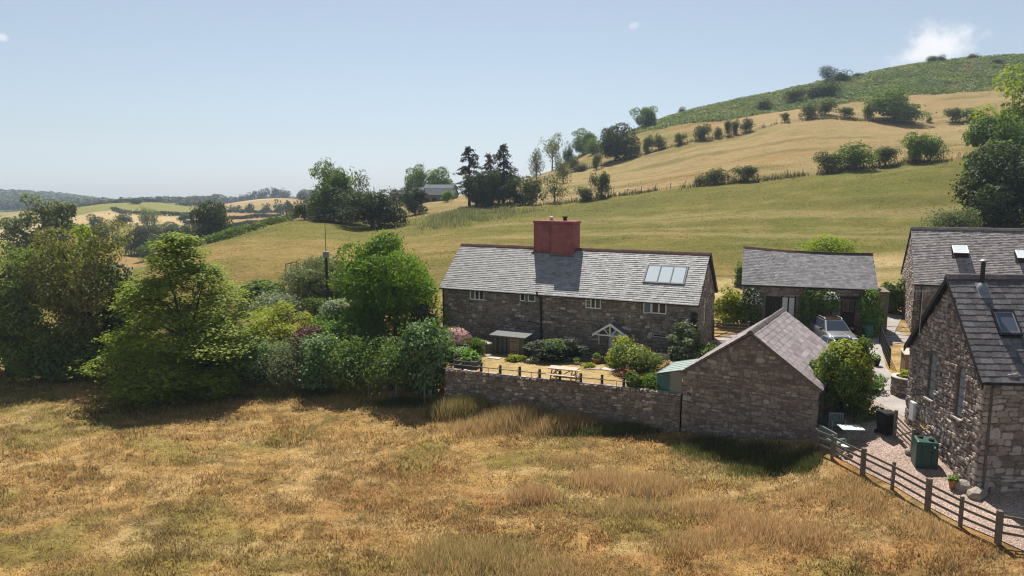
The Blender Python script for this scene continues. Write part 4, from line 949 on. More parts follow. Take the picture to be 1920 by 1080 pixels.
# mint garden set by the store
def slat_chair(name, loc, rz, w_, label, cat):
    o = empty(name, loc, rz, label, cat)
    for sx in (-1, 1):
        b = MB(); b.box(sx * w_ / 2 - .03, sx * w_ / 2 + .03, -.28, -.22, 0, .62); b.build('leg', SAGE, o)
        b = MB(); b.box(sx * w_ / 2 - .03, sx * w_ / 2 + .03, .22, .28, 0, .92); b.build('leg', SAGE, o)
        b = MB(); b.box(sx * w_ / 2 - .035, sx * w_ / 2 + .035, -.28, .26, .625, .66); b.build('armrest', SAGE, o)
    for k in range(5): b = MB(); b.box(-w_ / 2 + .03, w_ / 2 - .03, -.26 + k * .1, -.18 + k * .1, .42, .445); b.build('seat_slat', SAGE, o)
    b = MB(); b.box(-w_ / 2 + .03, w_ / 2 - .03, .23, .27, .86, .93); b.box(-w_ / 2 + .03, w_ / 2 - .03, .23, .27, .50, .55); b.build('back_rail', SAGE, o)
    n = max(4, int(w_ / .1))
    for k in range(n): b = MB(); xx = -w_ / 2 + .06 + (w_ - .12) * (k + .5) / n; b.box(xx - .025, xx + .025, .24, .26, .55, .86); b.build('back_slat', SAGE, o)
    return o
x, y = 14.93, 31.45; slat_chair('garden_bench', (x, y, T(x, y) + .04), R(100), 1.25, 'sage green slatted bench against the stone store by the fence', 'bench')
x, y = 15.65, 32.55; slat_chair('garden_chair', (x, y, T(x, y) + .04), R(-8), .6, 'sage green slatted chair behind the pale garden table', 'chair')
x, y = 15.72, 31.35; o = empty('garden_table', (x, y, T(x, y) + .04), R(-4), 'pale mint folding garden table in the sun beside the fence', 'table')
b = MB(); b.box(-.5, .5, -.36, .36, .70, .735); b.build('table_top', MINT, o, .01)
for sy in (-.25, .25):
    b = MB(); b.tube([(-.36, sy, 0), (.36, sy, .7)], .02, 5); b.build('leg', SAGE, o); b = MB(); b.tube([(.36, sy, 0), (-.36, sy, .7)], .02, 5); b.build('leg', SAGE, o)
x, y = 15.1, 30.45; o = empty('stool', (x, y, T(x, y) + .04), R(20), 'small pale mint stool half hidden behind the fence rails', 'stool')
b = MB(); b.lathe([(0, .40), (.2, .40), (.22, .42), (.2, .44), (0, .44)], (0, 0, 0), 12); b.build('seat', MINT, o)
for k in range(4): a = k * math.pi / 2; b = MB(); b.tube([(.18 * math.cos(a), .18 * math.sin(a), 0), (.12 * math.cos(a), .12 * math.sin(a), .4)], .016, 5); b.build('leg', SAGE, o)
# stones and a pot at the chapel corner
def boulder(loc, s, label, seed, m=ROCK):
    rr = np.random.RandomState(seed); bm = bmesh.new(); bmesh.ops.create_icosphere(bm, subdivisions=2, radius=1)
    for v in bm.verts:
        c = v.co; k = 1 + .35 * (float(vnoise(np.array(c.x * 1.7 + seed * 3.1), np.array(c.y * 1.7 + c.z * 1.3))) - .5) * 1.5; v.co = Vector((c.x * s[0], c.y * s[1], c.z * s[2])) * k
    me = bpy.data.meshes.new('boulder'); bm.to_mesh(me); bm.free(); o = link('boulder', me, m); o.location = loc; return tag(o, label, 'rock', 'rocks by the chapel corner')
for (x, y, s, sd_, lb) in ((17.75, 26.35, (.34, .28, .30), 2, 'larger pale boulder beside the terracotta pot at the chapel corner'), (17.95, 25.75, (.36, .32, .26), 5, 'rough boulder right at the foot of the chapel corner'), (17.35, 29.35, (.2, .2, .16), 8, 'small dark rock between the yard gate and the oil tank')):
    boulder((x, y, T(x, y) + .12), s, lb, sd_)
def pot(name, loc, r, h, m, label, cat='plant pot', plant=None):
    o = empty(name, loc, 0, label, cat); b = MB(); b.lathe([(0, .01), (r * .65, 0), (r * .95, h * .85), (r * 1.08, h * .86), (r * 1.08, h), (r * .95, h), (r * .9, h * .9), (0, h * .88)], (0, 0, 0), 14); b.build('pot', m, o); return o
POTS = []
x, y = 17.45, 26.45; POTS.append((pot('plant_pot', (x, y, T(x, y) + .03), .17, .34, TERRA, 'terracotta pot with a tuft of green by the boulders'), .17, .34))
x, y = 21.9, 41.2; POTS.append((pot('plant_pot', (x, y, T(x, y) + .03), .24, .42, RUBBER, 'dark pot on the drive beside the iron railings'), .22, .42))

# ================================================================== picnic table, kennel and garden furniture
PT = empty('picnic_table', (2.95, 39.25, .18), R(-21), 'pale wooden picnic table on the parched lawn', 'picnic table')
for k in range(5): b = MB(); yy = -.36 + k * .145; b.box(-.85, .85, yy, yy + .135, .70, .74); b.build('top_plank', PALEW, PT)
for sy in (-.72, .60):
    for k in (0, 1): b = MB(); b.box(-.85, .85, sy + k * .13, sy + k * .13 + .12, .42, .455); b.build('seat_plank', PALEW, PT)
for sx in (-.6, .6):
    for sgn in (-1, 1):
        b = MB(); F = Frame((sx, 0, 0), (0, 1, 0), (0, 0, 1)); b.prism([(sgn * .62, 0), (sgn * .72, 0), (sgn * .28, .70), (sgn * .18, .70)][::(1 if sgn > 0 else -1)], -.025, .025, F); b.build('leg', WARMW, PT)
    b = MB(); b.box(sx + .03, sx + .07, -.74, .74, .35, .42); b.build('cross_beam', WARMW, PT)
    b = MB(); b.tube([(sx, 0, .68), (sx * .1, 0, .40)], .03, 4); b.build('brace', WARMW, PT)
KN = empty('dog_kennel', (-1.36, 46.05, .02), R(-25.6), 'timber dog kennel with a barred run and flat grey roof', 'kennel')
kw, kd, kh = 2.35, 1.35, 1.38
b = MB(); b.box(1.28, kw - .02, 0.02, kd, .12, kh); b.box(0.02, 1.28, kd - .05, kd, .12, kh); b.box(0, .05, .02, kd, .12, kh); b.build('wall', OLDW, KN)
b = MB(); b.box(-.02, kw, -.02, kd, 0, .14); b.build('plinth', OLDW, KN)
for k in range(13): b = MB(); xx = .1 + k * .095; b.tube([(xx, .0, .16), (xx, .0, kh)], .010, 4); b.build('bar', STEEL, KN)
b = MB(); b.box(.03, .08, -.02, .03, .14, kh); b.box(.63, .69, -.02, .03, .14, kh); b.box(1.25, 1.31, -.02, .03, .14, kh); b.box(.08, 1.25, -.02, .03, kh - .05, kh); b.box(.08, 1.25, -.02, .03, .14, .19); b.build('run_frame', OLDW, KN)
for k in range(4): b = MB(); xx = 1.36 + k * .17; b.box(xx, xx + .162, -.02, .015, .2, kh - .08); b.build('door_board', plain('kennel_boards', (.27, .185, .125), .85, .1) if 'kennel_boards' not in MATS else MATS['kennel_boards'], KN)
b = MB()
for zz in (.42, 1.08): b.box(1.42, 1.95, -.03, -.021, zz, zz + .04)
b.build('hinge', BLACKI, KN)
b = MB(); F = Frame((-.12, -.16, kh + .01), (1, 0, 0), (0, 1, .06)); b.box(0, kw + .3, 0, kd + .35, 0, .06, F); b.build('roof', plain('felt_grey', (.17, .17, .165), .85, .1, var=.25), KN)
# low stone wall between kennel and hydrangea
SW = empty('low_stone_wall', (-2.6, 47.75, .0), R(-62), 'low rough stone wall between the kennel and the pink roses', 'wall')
b = MB(); b.box(0, 2.0, 0, .4, 0, .75); b.build('core', MORTAR, SW); rubble(FRONT(), 2.0, .75, yes, (), ST_GARTH, SW, .3, .15, 71, .03); rubble(BACK(2.0, .4), 2.0, .75, yes, (), ST_GARTH, SW, .3, .15, 73, .03)
F = Frame((0, -.03, .75), (1, 0, 0), (0, 1, 0)); lay('coping_stone', 'stone', [(F.mat(.2 + k * .4, .22, .02, .38, .48, .08), k % 10, 1) for k in range(5)], ROCK, SW)
# wire bench, planter box, trough, pots, flagstones
WB = empty('wire_bench', (-3.35, 45.2, .12), R(-20), 'little white wirework bench in front of the pink roses', 'bench')
b = MB(); b.box(-.5, .5, -.18, .2, .38, .41); b.build('seat', WHITE, WB)
for sx in (-.46, .46):
    for sy in (-.15, .17): b = MB(); b.tube([(sx, sy, 0), (sx, sy, .4 if sy < 0 else .8)], .014, 5); b.build('leg', WHITE, WB)
b = MB()
for k in range(6): xx = -.42 + k * .168; b.tube([(xx - .08, .18, .42), (xx - .05, .18, .66), (xx, .18, .76), (xx + .05, .18, .66), (xx + .08, .18, .42)], .010, 4)
b.tube([(-.46, .18, .8), (.46, .18, .8)], .012, 4); b.build('backrest', WHITE, WB)
x, y = wxy(.2, .75); PB = empty('raised_planter', (x, y, .15), R(-21.6), 'dark slate-coloured raised planter box at the left end of the garden rail', 'planter')
for q in ((0, 1.5, 0, .04), (0, 1.5, .76, .8), (0, .04, .04, .76), (1.46, 1.5, .04, .76)): b = MB(); b.box(*q, 0, .5); b.build('board', plain('charcoal_board', (.07, .062, .062), .7) if 'charcoal_board' not in MATS else MATS['charcoal_board'], PB)
b = MB(); b.box(.04, 1.46, .04, .76, 0, .42); b.build('soil', DARKW, PB)
TR = empty('stone_trough', (9.2, 42.1, .75), R(-25), 'pale stone trough on the raised bed near the farmhouse corner', 'trough')
b = MB()
for q in ((-.55, .55, -.22, -.14), (-.55, .55, .14, .22), (-.55, -.47, -.14, .14), (.47, .55, -.14, .14)): b.box(*q, 0, .36)
b.box(-.47, .47, -.14, .14, 0, .06); b.build('basin', ROCK, TR, .01); b = MB(); b.box(-.47, .47, -.14, .14, .06, .3); b.build('soil', DARKW, TR)
RB = empty('raised_bed', (7.6, 43.35, -.1), R(-25.6), 'raised dry bed with low stone edge below the farmhouse windows', 'garden bed')
b = MB(); b.box(0, 3.9, 0, 1.6, 0, .82); b.build('core', MORTAR, RB); rubble(FRONT(), 3.9, .82, yes, (), ST_FARM, RB, .32, .15, 81, .03); rubble(LEFT(1.6), 1.6, .82, yes, (), ST_FARM, RB, .32, .15, 82, .03)
b = MB(); b.box(.02, 3.88, .02, 1.58, .822, .85); b.build('dry_turf', plain('dry_turf', (.40, .24, .085), .95, .05, var=.45, scale=5, bump=.05), RB)
for (x, y, r, h, m, lb) in ((4.05, 43.0, .17, .32, WHITE, 'small white pot on the lawn below the spreading yew'), (5.35, 43.3, .26, .42, TERRA, 'wide terracotta pot at the right end of the yew')):
    POTS.append((pot('plant_pot', (x, y, .05), r, h, m, lb), r, h))
FS = empty('flagstones', (0, 0, 0), 0, 'scattered pale flagstones along the edge of the parched lawn', 'paving')
for (x, y, w_, d_, a) in ((-1.7, 45.3, .8, .5, .3), (-1.1, 44.5, .9, .4, -.3), (-.1, 44.15, .8, .4, -.4), (.9, 43.7, .7, .4, -.2), (5.0, 41.9, .9, .6, -.3), (5.9, 41.6, .9, .6, -.5), (-1.9, 46.4, 1.0, .6, .2), (6.7, 41.6, .7, .6, 0)):
    b = MB(); F = Frame((x, y, gz(x, y) + .012), (math.cos(a), math.sin(a), 0), (-math.sin(a), math.cos(a), 0)); b.prism([(-w_ / 2, -d_ / 2), (w_ * .4, -d_ * .55), (w_ / 2, d_ * .3), (w_ * .2, d_ / 2), (-w_ * .45, d_ * .45)], -.1, .035, F); b.build('flagstone', ROCK, FS)

# ================================================================== drive: railings, log store, planter, cars
IR = empty('iron_railing', (22.45, 40.7, T(22.45, 40.7)), 0, 'black iron estate railing along the drive below the barn', 'railing')
a0, a1 = Vector((22.45, 40.7)), Vector((24.75, 46.2)); n = 13
for k in range(n + 1):
    p = a0 + (a1 - a0) * k / n - a0; g = T(22.45 + p.x, 40.7 + p.y) - T(22.45, 40.7); b = MB(); b.box(p.x - .025, p.x + .025, p.y - .01, p.y + .01, g - .1, g + 1.2); b.build('upright', BLACKI, IR)
for zz in (.2, .5, .82, 1.16):
    b = MB(); b.tube([((a1 - a0).x * k / 6, (a1 - a0).y * k / 6, T(22.45 + (a1 - a0).x * k / 6, 40.7 + (a1 - a0).y * k / 6) - T(22.45, 40.7) + zz) for k in range(7)], .016, 5); b.build('rail', BLACKI, IR)
IG = empty('iron_gate', (24.75, 46.35, T(24.75, 46.3)), R(-22), 'black five-bar iron gate at the top of the drive railing', 'gate')
for xx in (0, 2.7): b = MB(); b.box(xx - .035, xx + .035, -.035, .035, 0, 1.35); b.build('post', BLACKI, IG)
for zz in (.2, .42, .66, .9, 1.18): b = MB(); b.tube([(.05, 0, zz), (2.65, 0, zz)], .017, 5); b.build('bar', BLACKI, IG)
b = MB(); b.tube([(.05, 0, .2), (1.35, 0, 1.18), (2.65, 0, .2)], .015, 5); b.build('brace', BLACKI, IG)
LS = empty('log_store', (22.6, 39.4, T(22.6, 39.4)), R(-15), 'small timber log store with a pale sloping lid beside the railings', 'store')
for k in range(4): b = MB(); b.box(0, 1.2, 0, .04, .05 + k * .26, .30 + k * .26); b.build('board', WARMW, LS)
b = MB(); b.box(0, .05, .04, .9, 0, 1.15); b.box(1.15, 1.2, .04, .9, 0, 1.15); b.box(.05, 1.15, .86, .9, 0, 1.2); b.build('sides', TIMBER, LS)
b = MB(); F = Frame((-.08, -.1, 1.14), (1, 0, 0), (0, 1, .14)); b.box(0, 1.36, 0, 1.1, 0, .05, F); b.build('lid', PALEW, LS)
x, y = 20.75, 35.8; RP = empty('round_planter', (x, y, T(x, y)), 0, 'round stone-built planter full of daisies at the chapel corner', 'planter')
b = MB(); b.lathe([(.72, 0), (.75, .9), (.6, .9), (.58, .75), (0, .75)], (0, 0, 0), 18); b.build('bowl', MORTAR, RP)
mats = []
for r in range(5):
    for k in range(15):
        a = 2 * math.pi * (k + .5 * (r % 2)) / 15; F = Frame((.73 * math.cos(a), .73 * math.sin(a), 0), (-math.sin(a), math.cos(a), 0), (0, 0, 1)); mats.append((F.mat(0, .09 + r * .18, 0, .28, .16, .04), (r * 3 + k) % 10, 1))
lay('stone', 'stone', mats, ST_GARTH, RP); b = MB(); b.lathe([(.55, .76), (.55, .92), (.80, .92), (.80, .98), (.55, .98)], (0, 0, 0), 18); b.build('rim', ROCK, RP)
x, y = 22.55, 48.15; SD = empty('staddle_stone', (x, y, T(x, y)), 0, 'mushroom-shaped staddle stone in front of the cart shed', 'stone'); b = MB(); b.lathe([(.2, 0), (.13, .6)], (0, 0, 0), 12); b.build('stem', ROCK, SD); b = MB(); b.lathe([(0, .58), (.36, .6), (.34, .68), (.18, .78), (0, .8)], (0, 0, 0), 14); b.build('cap', ROCK, SD)
x, y = 24.6, 47.6; WBT = empty('water_butt', (x, y, T(x, y)), 0, 'green plastic water butt at the right end of the cart shed', 'water butt'); b = MB(); b.lathe([(.28, 0), (.36, .45), (.33, .95), (0, .95)], (0, 0, 0), 14); b.build('barrel', plain('butt_green', (.05, .13, .08), .5), WBT); b = MB(); b.lathe([(.35, .95), (.35, 1.0), (.1, 1.04), (0, 1.04)], (0, 0, 0), 14); b.build('lid', TANKG, WBT)
x, y = 13.9, 47.6; FGT = empty('field_gate', (x, y, T(x, y)), R(-14), 'wooden field gate between the farmhouse gable and the cart shed', 'gate')
for xx in (0, 2.3): b = MB(); b.box(xx - .07, xx + .07, -.07, .07, 0, 1.4); b.build('post', OLDW, FGT)
for k in range(5): b = MB(); zz = .2 + k * .23; b.box(.08, 2.22, -.015, .015, zz, zz + .08); b.build('bar', PALEW if k < 2 else OLDW, FGT)
b = MB(); b.prism([(.1, .2), (.22, .2), (2.2, 1.2), (2.08, 1.2)], .016, .03, Frame((0, 0, 0), (1, 0, 0), (0, 0, 1))); b.build('brace', OLDW, FGT)
x, y = 12.35, 43.6; GP = empty('gate_pier', (x, y, .2), R(-25), 'square stone gate pier at the corner of the farmhouse gable', 'pier'); b = MB(); b.box(0, .6, 0, .6, 0, 1.15); b.build('core', MORTAR_D, GP); rubble(FRONT(), .6, 1.15, yes, (), ST_FARM, GP, .3, .16, 91, .03); rubble(RIGHT(.6), .6, 1.15, yes, (), ST_FARM, GP, .3, .16, 92, .03); b = MB(); b.box(-.06, .66, -.06, .66, 1.16, 1.26); b.build('cap', ROCK, GP, .02)

def paint(name, col, rough=.28):
    t = NT(name); return t.pr(col, rough, .5, None, .35, **{'Coat Weight': .8, 'Coat Roughness': .06})
def car(loc, rz, body, roofm, label, Lc=4.5, Wc=1.84, Hc=1.66, glass=None):
    o = empty('parked_car', loc, rz, label, 'car', 'cars parked on the drive')      # nose towards -y
    h = Lc / 2; bm = MB(); n = 12
    # stations: y, half width, underside, beltline height
    st = [(-h, .62, .34, .62), (-h + .12, .80, .24, .78), (-h + .6, .90, .22, .92), (-h + 1.25, .92, .22, 1.0), (0, .92, .22, 1.04), (h - 1.0, .92, .22, 1.06), (h - .25, .88, .26, 1.06), (h, .78, .38, .98)]
    vs, fs = [], []
    for (y, hw, z0, z1) in st:
        hw *= Wc / 1.84
        sec = [(-hw * .92, z0), (-hw, z0 + .14), (-hw, (z0 + z1) * .55), (-hw * .97, z1 - .06), (-hw * .88, z1), (0, z1 + .03), (hw * .88, z1), (hw * .97, z1 - .06), (hw, (z0 + z1) * .55), (hw, z0 + .14), (hw * .92, z0)]
        vs += [(x, y, zz) for x, zz in sec]
    m_ = 11
    for i in range(len(st) - 1):
        for k in range(m_ - 1): fs.append((i * m_ + k, i * m_ + k + 1, (i + 1) * m_ + k + 1, (i + 1) * m_ + k))
        fs.append((i * m_ + m_ - 1, i * m_, (i + 1) * m_, (i + 1) * m_ + m_ - 1))
    fs += [tuple(range(m_)), tuple(range((len(st) - 1) * m_, len(st) * m_))[::-1]]
    bm.add(vs, fs, True); bd = bm.build('body', body, o, .03)
    # greenhouse: base ring at belt, roof ring
    W2 = Wc / 2; base = [(-W2 * .90, -h + 1.2), (W2 * .90, -h + 1.2), (W2 * .93, h - .35), (-W2 * .93, h - .35)]; top = [(-W2 * .66, -h + 2.0), (W2 * .66, -h + 2.0), (W2 * .68, h - .75), (-W2 * .68, h - .75)]
    zb, zt = 1.0, Hc - .05
    b = MB(); b.add([(x, y, zb) for x, y in base] + [(x, y, zt) for x, y in top], [(0, 1, 5, 4), (1, 2, 6, 5), (2, 3, 7, 6), (3, 0, 4, 7), (4, 5, 6, 7)]); b.build('cabin', body, o, .05)
    b = MB(); q = [(x * 1.0, y, zt) for x, y in top]; c = [(x * .8, y + (.25 if y < 0 else -.25), Hc) for x, y in top]
    b.add(q + c, [(4, 5, 6, 7), (0, 1, 5, 4), (1, 2, 6, 5), (2, 3, 7, 6), (3, 0, 4, 7)], True); b.build('roof', roofm, o)
    def pane(nm, i, j, f0, f1, g0, g1):
        A_, B_, C_, D_ = [Vector((*base[i], zb)), Vector((*base[j], zb)), Vector((*top[j], zt)), Vector((*top[i], zt))]
        P = lambda s, t: (A_ * (1 - s) + B_ * s) * (1 - t) + (D_ * (1 - s) + C_ * s) * t
        nn = (B_ - A_).cross(D_ - A_).normalized(); b = MB(); q = [P(f0, g0) + nn * .012, P(f1, g0) + nn * .012, P(f1, g1) + nn * .012, P(f0, g1) + nn * .012]
        b.add(q, [(0, 1, 2, 3)]); b.build(nm, glass or GLASS, o)
    pane('windscreen', 0, 1, .05, .95, .08, .95); pane('rear_window', 2, 3, .08, .92, .15, .9)
    for i, j in ((1, 2), (3, 0)): pane('side_window', i, j, .06, .48, .12, .9); pane('side_window', i, j, .52, .92, .12, .9)
    for sx in (-1, 1):
        for yy in (-h + .85, h - .85):
            b = MB(); b.tube([(sx * (W2 - .22), yy, .34), (sx * (W2 + .005), yy, .34)], .34, 16); wh = b.build('wheel', RUBBER, o); b = MB(); b.tube([(sx * (W2 - .02), yy, .34), (sx * (W2 + .012), yy, .34)], .22, 12); b.build('rim', STEEL, wh)
        b = MB(); b.box(sx * (W2 + .09) - .09, sx * (W2 + .09) + .09, -h + 1.5, -h + 1.62, 1.02, 1.17); b.build('mirror', BLACKI, o, .03)
        b = MB(); b.box(sx * .62 - .17, sx * .62 + .17, -h - .005, -h + .25, .64, .78); b.build('headlight', plain('headlight', (.7, .72, .74), .1, .6) if 'headlight' not in MATS else MATS['headlight'], o, .03)
        b = MB(); b.tube([(sx * W2 * .60, -h + 2.15, Hc - .02), (sx * W2 * .62, -h + 2.3, Hc + .05), (sx * W2 * .62, h - 1.1, Hc + .05), (sx * W2 * .6, h - .9, Hc - .02)], .02, 5); b.build('roof_rail', STEEL, o)
    b = MB(); b.box(-.38, .38, -h - .01, -h + .08, .44, .60); b.build('grille', BLACKI, o); b = MB(); b.box(-.26, .26, -h - .02, -h - .01, .30, .40); b.build('number_plate', WHITE, o)
    return o
car((21.75, 46.75, T(21.75, 46.6) + .03), R(-4), paint('bronze_paint', (.22, .22, .22)), paint('dark_roof', (.06, .035, .032), .2), 'grey estate car with dark roof and roof rails parked nearest the cart shed', 4.4, 1.84, 1.66, glassm('car_glass', (.03, .04, .06), .03))
car((20.3, 42.2, T(20.3, 42.2) + .03), R(4), paint('silver_paint', (.42, .46, .45)), paint('silver_roof', (.32, .36, .36), .2), 'silver hatchback half hidden behind the conifer bush on the drive', 4.0, 1.74, 1.48)

# pole with transformer
x, y, g = onground(615, 56.6); PL = empty('utility_pole', (x, y, g), 0, 'wooden electricity pole with a small transformer at the meadow edge', 'pole')
b = MB(); b.tube([(0, 0, -.3), (0, 0, at(613, 472, 56.6)[2] - g)], [.13, .10], 8); b.build('mast', DARKW, PL); hp = at(613, 472, 56.6)[2] - g
b = MB(); b.box(-.22, .22, -.2, .16, hp - .5, hp + .02); b.build('transformer', LEAD, PL, .03)
b = MB(); b.tube([(0, 0, hp), (0, 0, hp + 2.5)], [.035, .02], 5); b.build('rod', DARKW, PL)
x, y, g = onground(702, 168); hp = at(702, 350, 168)[2] - g; b = MB(); b.tube([(0, 0, -.3), (0, 0, hp)], [.12, .09], 6); o = b.build('distant_pole', DARKW); o.location = (x, y, g); tag(o, 'thin bare pole on the skyline left of the hilltop barns', 'pole')

# hilltop barns
def far_barn(px0, px1, pe, pr, Y, rz, roofm, wallm, label, dep=9, name='hill_barn', nbay=5, base=None):
    x0, _, z0 = at(px0, pe, Y); x1, _, _ = at(px1, pe, Y); xm = (x0 + x1) / 2; g = T(xm, Y) if base is None else base; Lb = x1 - x0; o = empty(name, (x0, Y, g - .5), rz, label, 'barn' if dep > 7 else 'house')
    ze = z0 - g + .5; zr = at((px0 + px1) / 2, pr, Y + dep / 2)[2] - g + .5; b = MB(); b.box(0, Lb, 0, dep, 0, ze); b.prism([(0, ze), (dep, ze), (dep / 2, zr - .05)], 0, Lb, Frame((0, 0, 0), (0, 1, 0), (0, 0, 1))); b.build('wall', wallm, o)
    b = MB(); roof_slab(b, Lb, dep, ze, zr, -.3, .3, .3, .12); b.build('roof', roofm, o)
    F = FRONT(); n_ = nbay
    for k in range(n_):
        u = Lb * (k + .5) / n_; b = MB(); b.box(u - Lb / n_ * .28, u + Lb / n_ * .28, .5, ze * .72, .0, .06, F); b.build('doorway' if k % 2 else 'bay', DARKW, o)
    return o
FELT = plain('sheet_roof', (.075, .08, .088), .95, .03, var=.25, scale=1.2); TINR = plain('tin_roof', (.115, .125, .14), .95, .03, .0, var=.2, scale=1.0); BLK = plain('grey_block', (.20, .185, .165), .9, .1, var=.3, scale=1.0)
far_barn(793, 850, 365, 353, 185, R(-3), FELT, BLK, 'long dark-roofed stone barn below the shiny tin roof on the hill', 10, nbay=4, base=at(820, 381, 185)[2])
far_barn(795, 848, 352, 346, 199, R(-3), TINR, BLK, 'barn with shiny pale tin roof highest in the hilltop farmyard', 10, nbay=3, base=at(820, 379, 199)[2])
far_barn(731, 775, 363, 356, 190, R(-3), FELT, BLK, 'low dark-roofed shed at the left end of the hilltop farmyard', 8, nbay=3, base=at(760, 380, 190)[2])
far_barn(772, 796, 357, 351, 204, R(-3), TINR, BLK, 'small tin-roofed shed left of the shiny barn roof', 8, nbay=2, base=at(785, 379, 204)[2])
PINKR = plain('clay_roof', (.42, .27, .24), .8, .2); WH = plain('whitewash', (.70, .69, .66), .8, .2)
far_barn(229, 265, 440, 433, 290, R(8), PINKR, BLK, 'long low farm building with pinkish roof in the left valley', 9, 'valley_farm', 4)
far_barn(322, 334, 392, 386, 520, R(-6), PINKR, WH, 'tiny white cottage among the trees on the far left fields', 6.5, 'far_cottage', 2)

# ================================================================== foliage
def LM(n, stops, trans=.4, **k): return leafm(n, [(p_, tuple(min(v * (1.0 if 'dark' in n or 'petal' in n else 1.22), .9) for v in c_)) for p_, c_ in stops], trans * .85, **k)
L_BEECH = LM('beech_leaf', [(0, (0.091, 0.131, 0.018)), (.5, (0.169, 0.218, 0.029)), (1, (0.299, 0.314, 0.046))], .45)
L_OAK = LM('oak_leaf', [(0, (0.047, 0.089, 0.013)), (.5, (0.089, 0.158, 0.019)), (1, (0.158, 0.231, 0.032))], .45)
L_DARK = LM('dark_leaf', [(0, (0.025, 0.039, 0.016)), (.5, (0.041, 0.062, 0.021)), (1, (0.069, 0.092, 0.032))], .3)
L_ASH = LM('ash_leaf', [(0, (0.074, 0.102, 0.032)), (.5, (0.121, 0.156, 0.052)), (1, (0.194, 0.228, 0.085))], .4)
L_MID = LM('mid_leaf', [(0, (0.058, 0.094, 0.026)), (.5, (0.093, 0.140, 0.036)), (1, (0.152, 0.203, 0.052))], .38)
L_GREY = LM('grey_leaf', [(0, (0.074, 0.095, 0.054)), (.5, (0.128, 0.151, 0.081)), (1, (0.223, 0.243, 0.142))], .32)
L_BROWN = LM('brown_leaf', [(0, (0.086, 0.093, 0.034)), (.5, (0.149, 0.148, 0.057)), (1, (0.246, 0.228, 0.104))], .35)
L_SILV = LM('silver_leaf', [(0, (.110, .140, .100)), (.5, (.185, .220, .160)), (1, (.30, .33, .26))], .3)
L_YEL = LM('golden_leaf', [(0, (0.102, 0.126, 0.014)), (.5, (0.192, 0.216, 0.024)), (1, (0.360, 0.342, 0.048))], .45)
L_FRESH = LM('fresh_leaf', [(0, (0.063, 0.121, 0.023)), (.5, (0.109, 0.190, 0.037)), (1, (0.196, 0.287, 0.069))], .42)
L_PURP = LM('purple_leaf', [(0, (.055, .026, .026)), (.5, (.095, .046, .044)), (1, (.150, .080, .075))], .3, tcol=(1.3, .7, .7))
L_GLOSS = LM('glossy_leaf', [(0, (0.052, 0.098, 0.029)), (.5, (0.098, 0.163, 0.058)), (1, (0.247, 0.312, 0.182))], .25, rough=.55)
L_CON = LM('conifer_leaf', [(0, (.024, .033, .018)), (.5, (.040, .050, .026)), (1, (.070, .075, .040))], .2)
L_HILL = LM('thorn_leaf', [(0, (0.044, 0.060, 0.023)), (.5, (0.073, 0.091, 0.034)), (1, (0.124, 0.137, 0.052))], .35)
L_FAR = LM('far_leaf', [(0, (0.034, 0.051, 0.025)), (.5, (0.053, 0.071, 0.034)), (1, (0.081, 0.097, 0.046))], .25)
PINK = LM('pink_petal', [(0, (.50, .22, .22)), (.5, (.66, .38, .36)), (1, (.74, .58, .54))], .3, tcol=(1, 1, 1))
WPET = LM('white_petal', [(0, (.55, .52, .45)), (1, (.78, .76, .70))], .3, tcol=(1, 1, 1))
YPET = LM('yellow_petal', [(0, (.45, .34, .06)), (1, (.62, .52, .18))], .3, tcol=(1, 1, 1))
BARK = plain('bark', (.085, .068, .052), .95, .05, var=.5, scale=6, bump=.03)
BARKP = plain('pale_bark', (.20, .175, .145), .95, .05, var=.45, scale=6, bump=.03)

def leaves(C, N, size, rs, aspect=.62):
    """one rhombus for each leaf spray: centres C, normals N"""
    n = len(C); N = N / (np.linalg.norm(N, axis=1, keepdims=True) + 1e-9)
    a = rs.normal(size=(n, 3)); t = np.cross(N, a); t /= (np.linalg.norm(t, axis=1, keepdims=True) + 1e-9); b = np.cross(N, t)
    s = (size * rs.uniform(.6, 1.35, n))[:, None]
    V = np.stack([C - t * s * .5, C + b * s * aspect * .5 + N * s * .08, C + t * s * .5, C - b * s * aspect * .5 + N * s * .08], 1).reshape(-1, 3)
    return V, np.arange(4 * n).reshape(-1, 4)
def blob_leaves(blobs, n, size, rs, up=.6, out=.7, flat=0.0):
    B = np.array(blobs); wgt = (B[:, 3] * B[:, 4]) ** 1.0; wgt /= wgt.sum(); k = rs.choice(len(B), n, p=wgt); b = B[k]
    d = rs.normal(size=(n, 3)); d[:, 2] += .25; d /= np.linalg.norm(d, axis=1, keepdims=True)
    r = np.where(rs.rand(n) < .13, rs.uniform(1.0, 1.42, n), rs.uniform(.45, 1.0, n) ** .4)
    C = b[:, :3] + d * b[:, 3:6] * r[:, None]
    N = d * out + rs.normal(size=(n, 3)) * (.65 - .4 * flat); N[:, 2] += up + 1.6 * flat
    return leaves(C, N, size, rs)
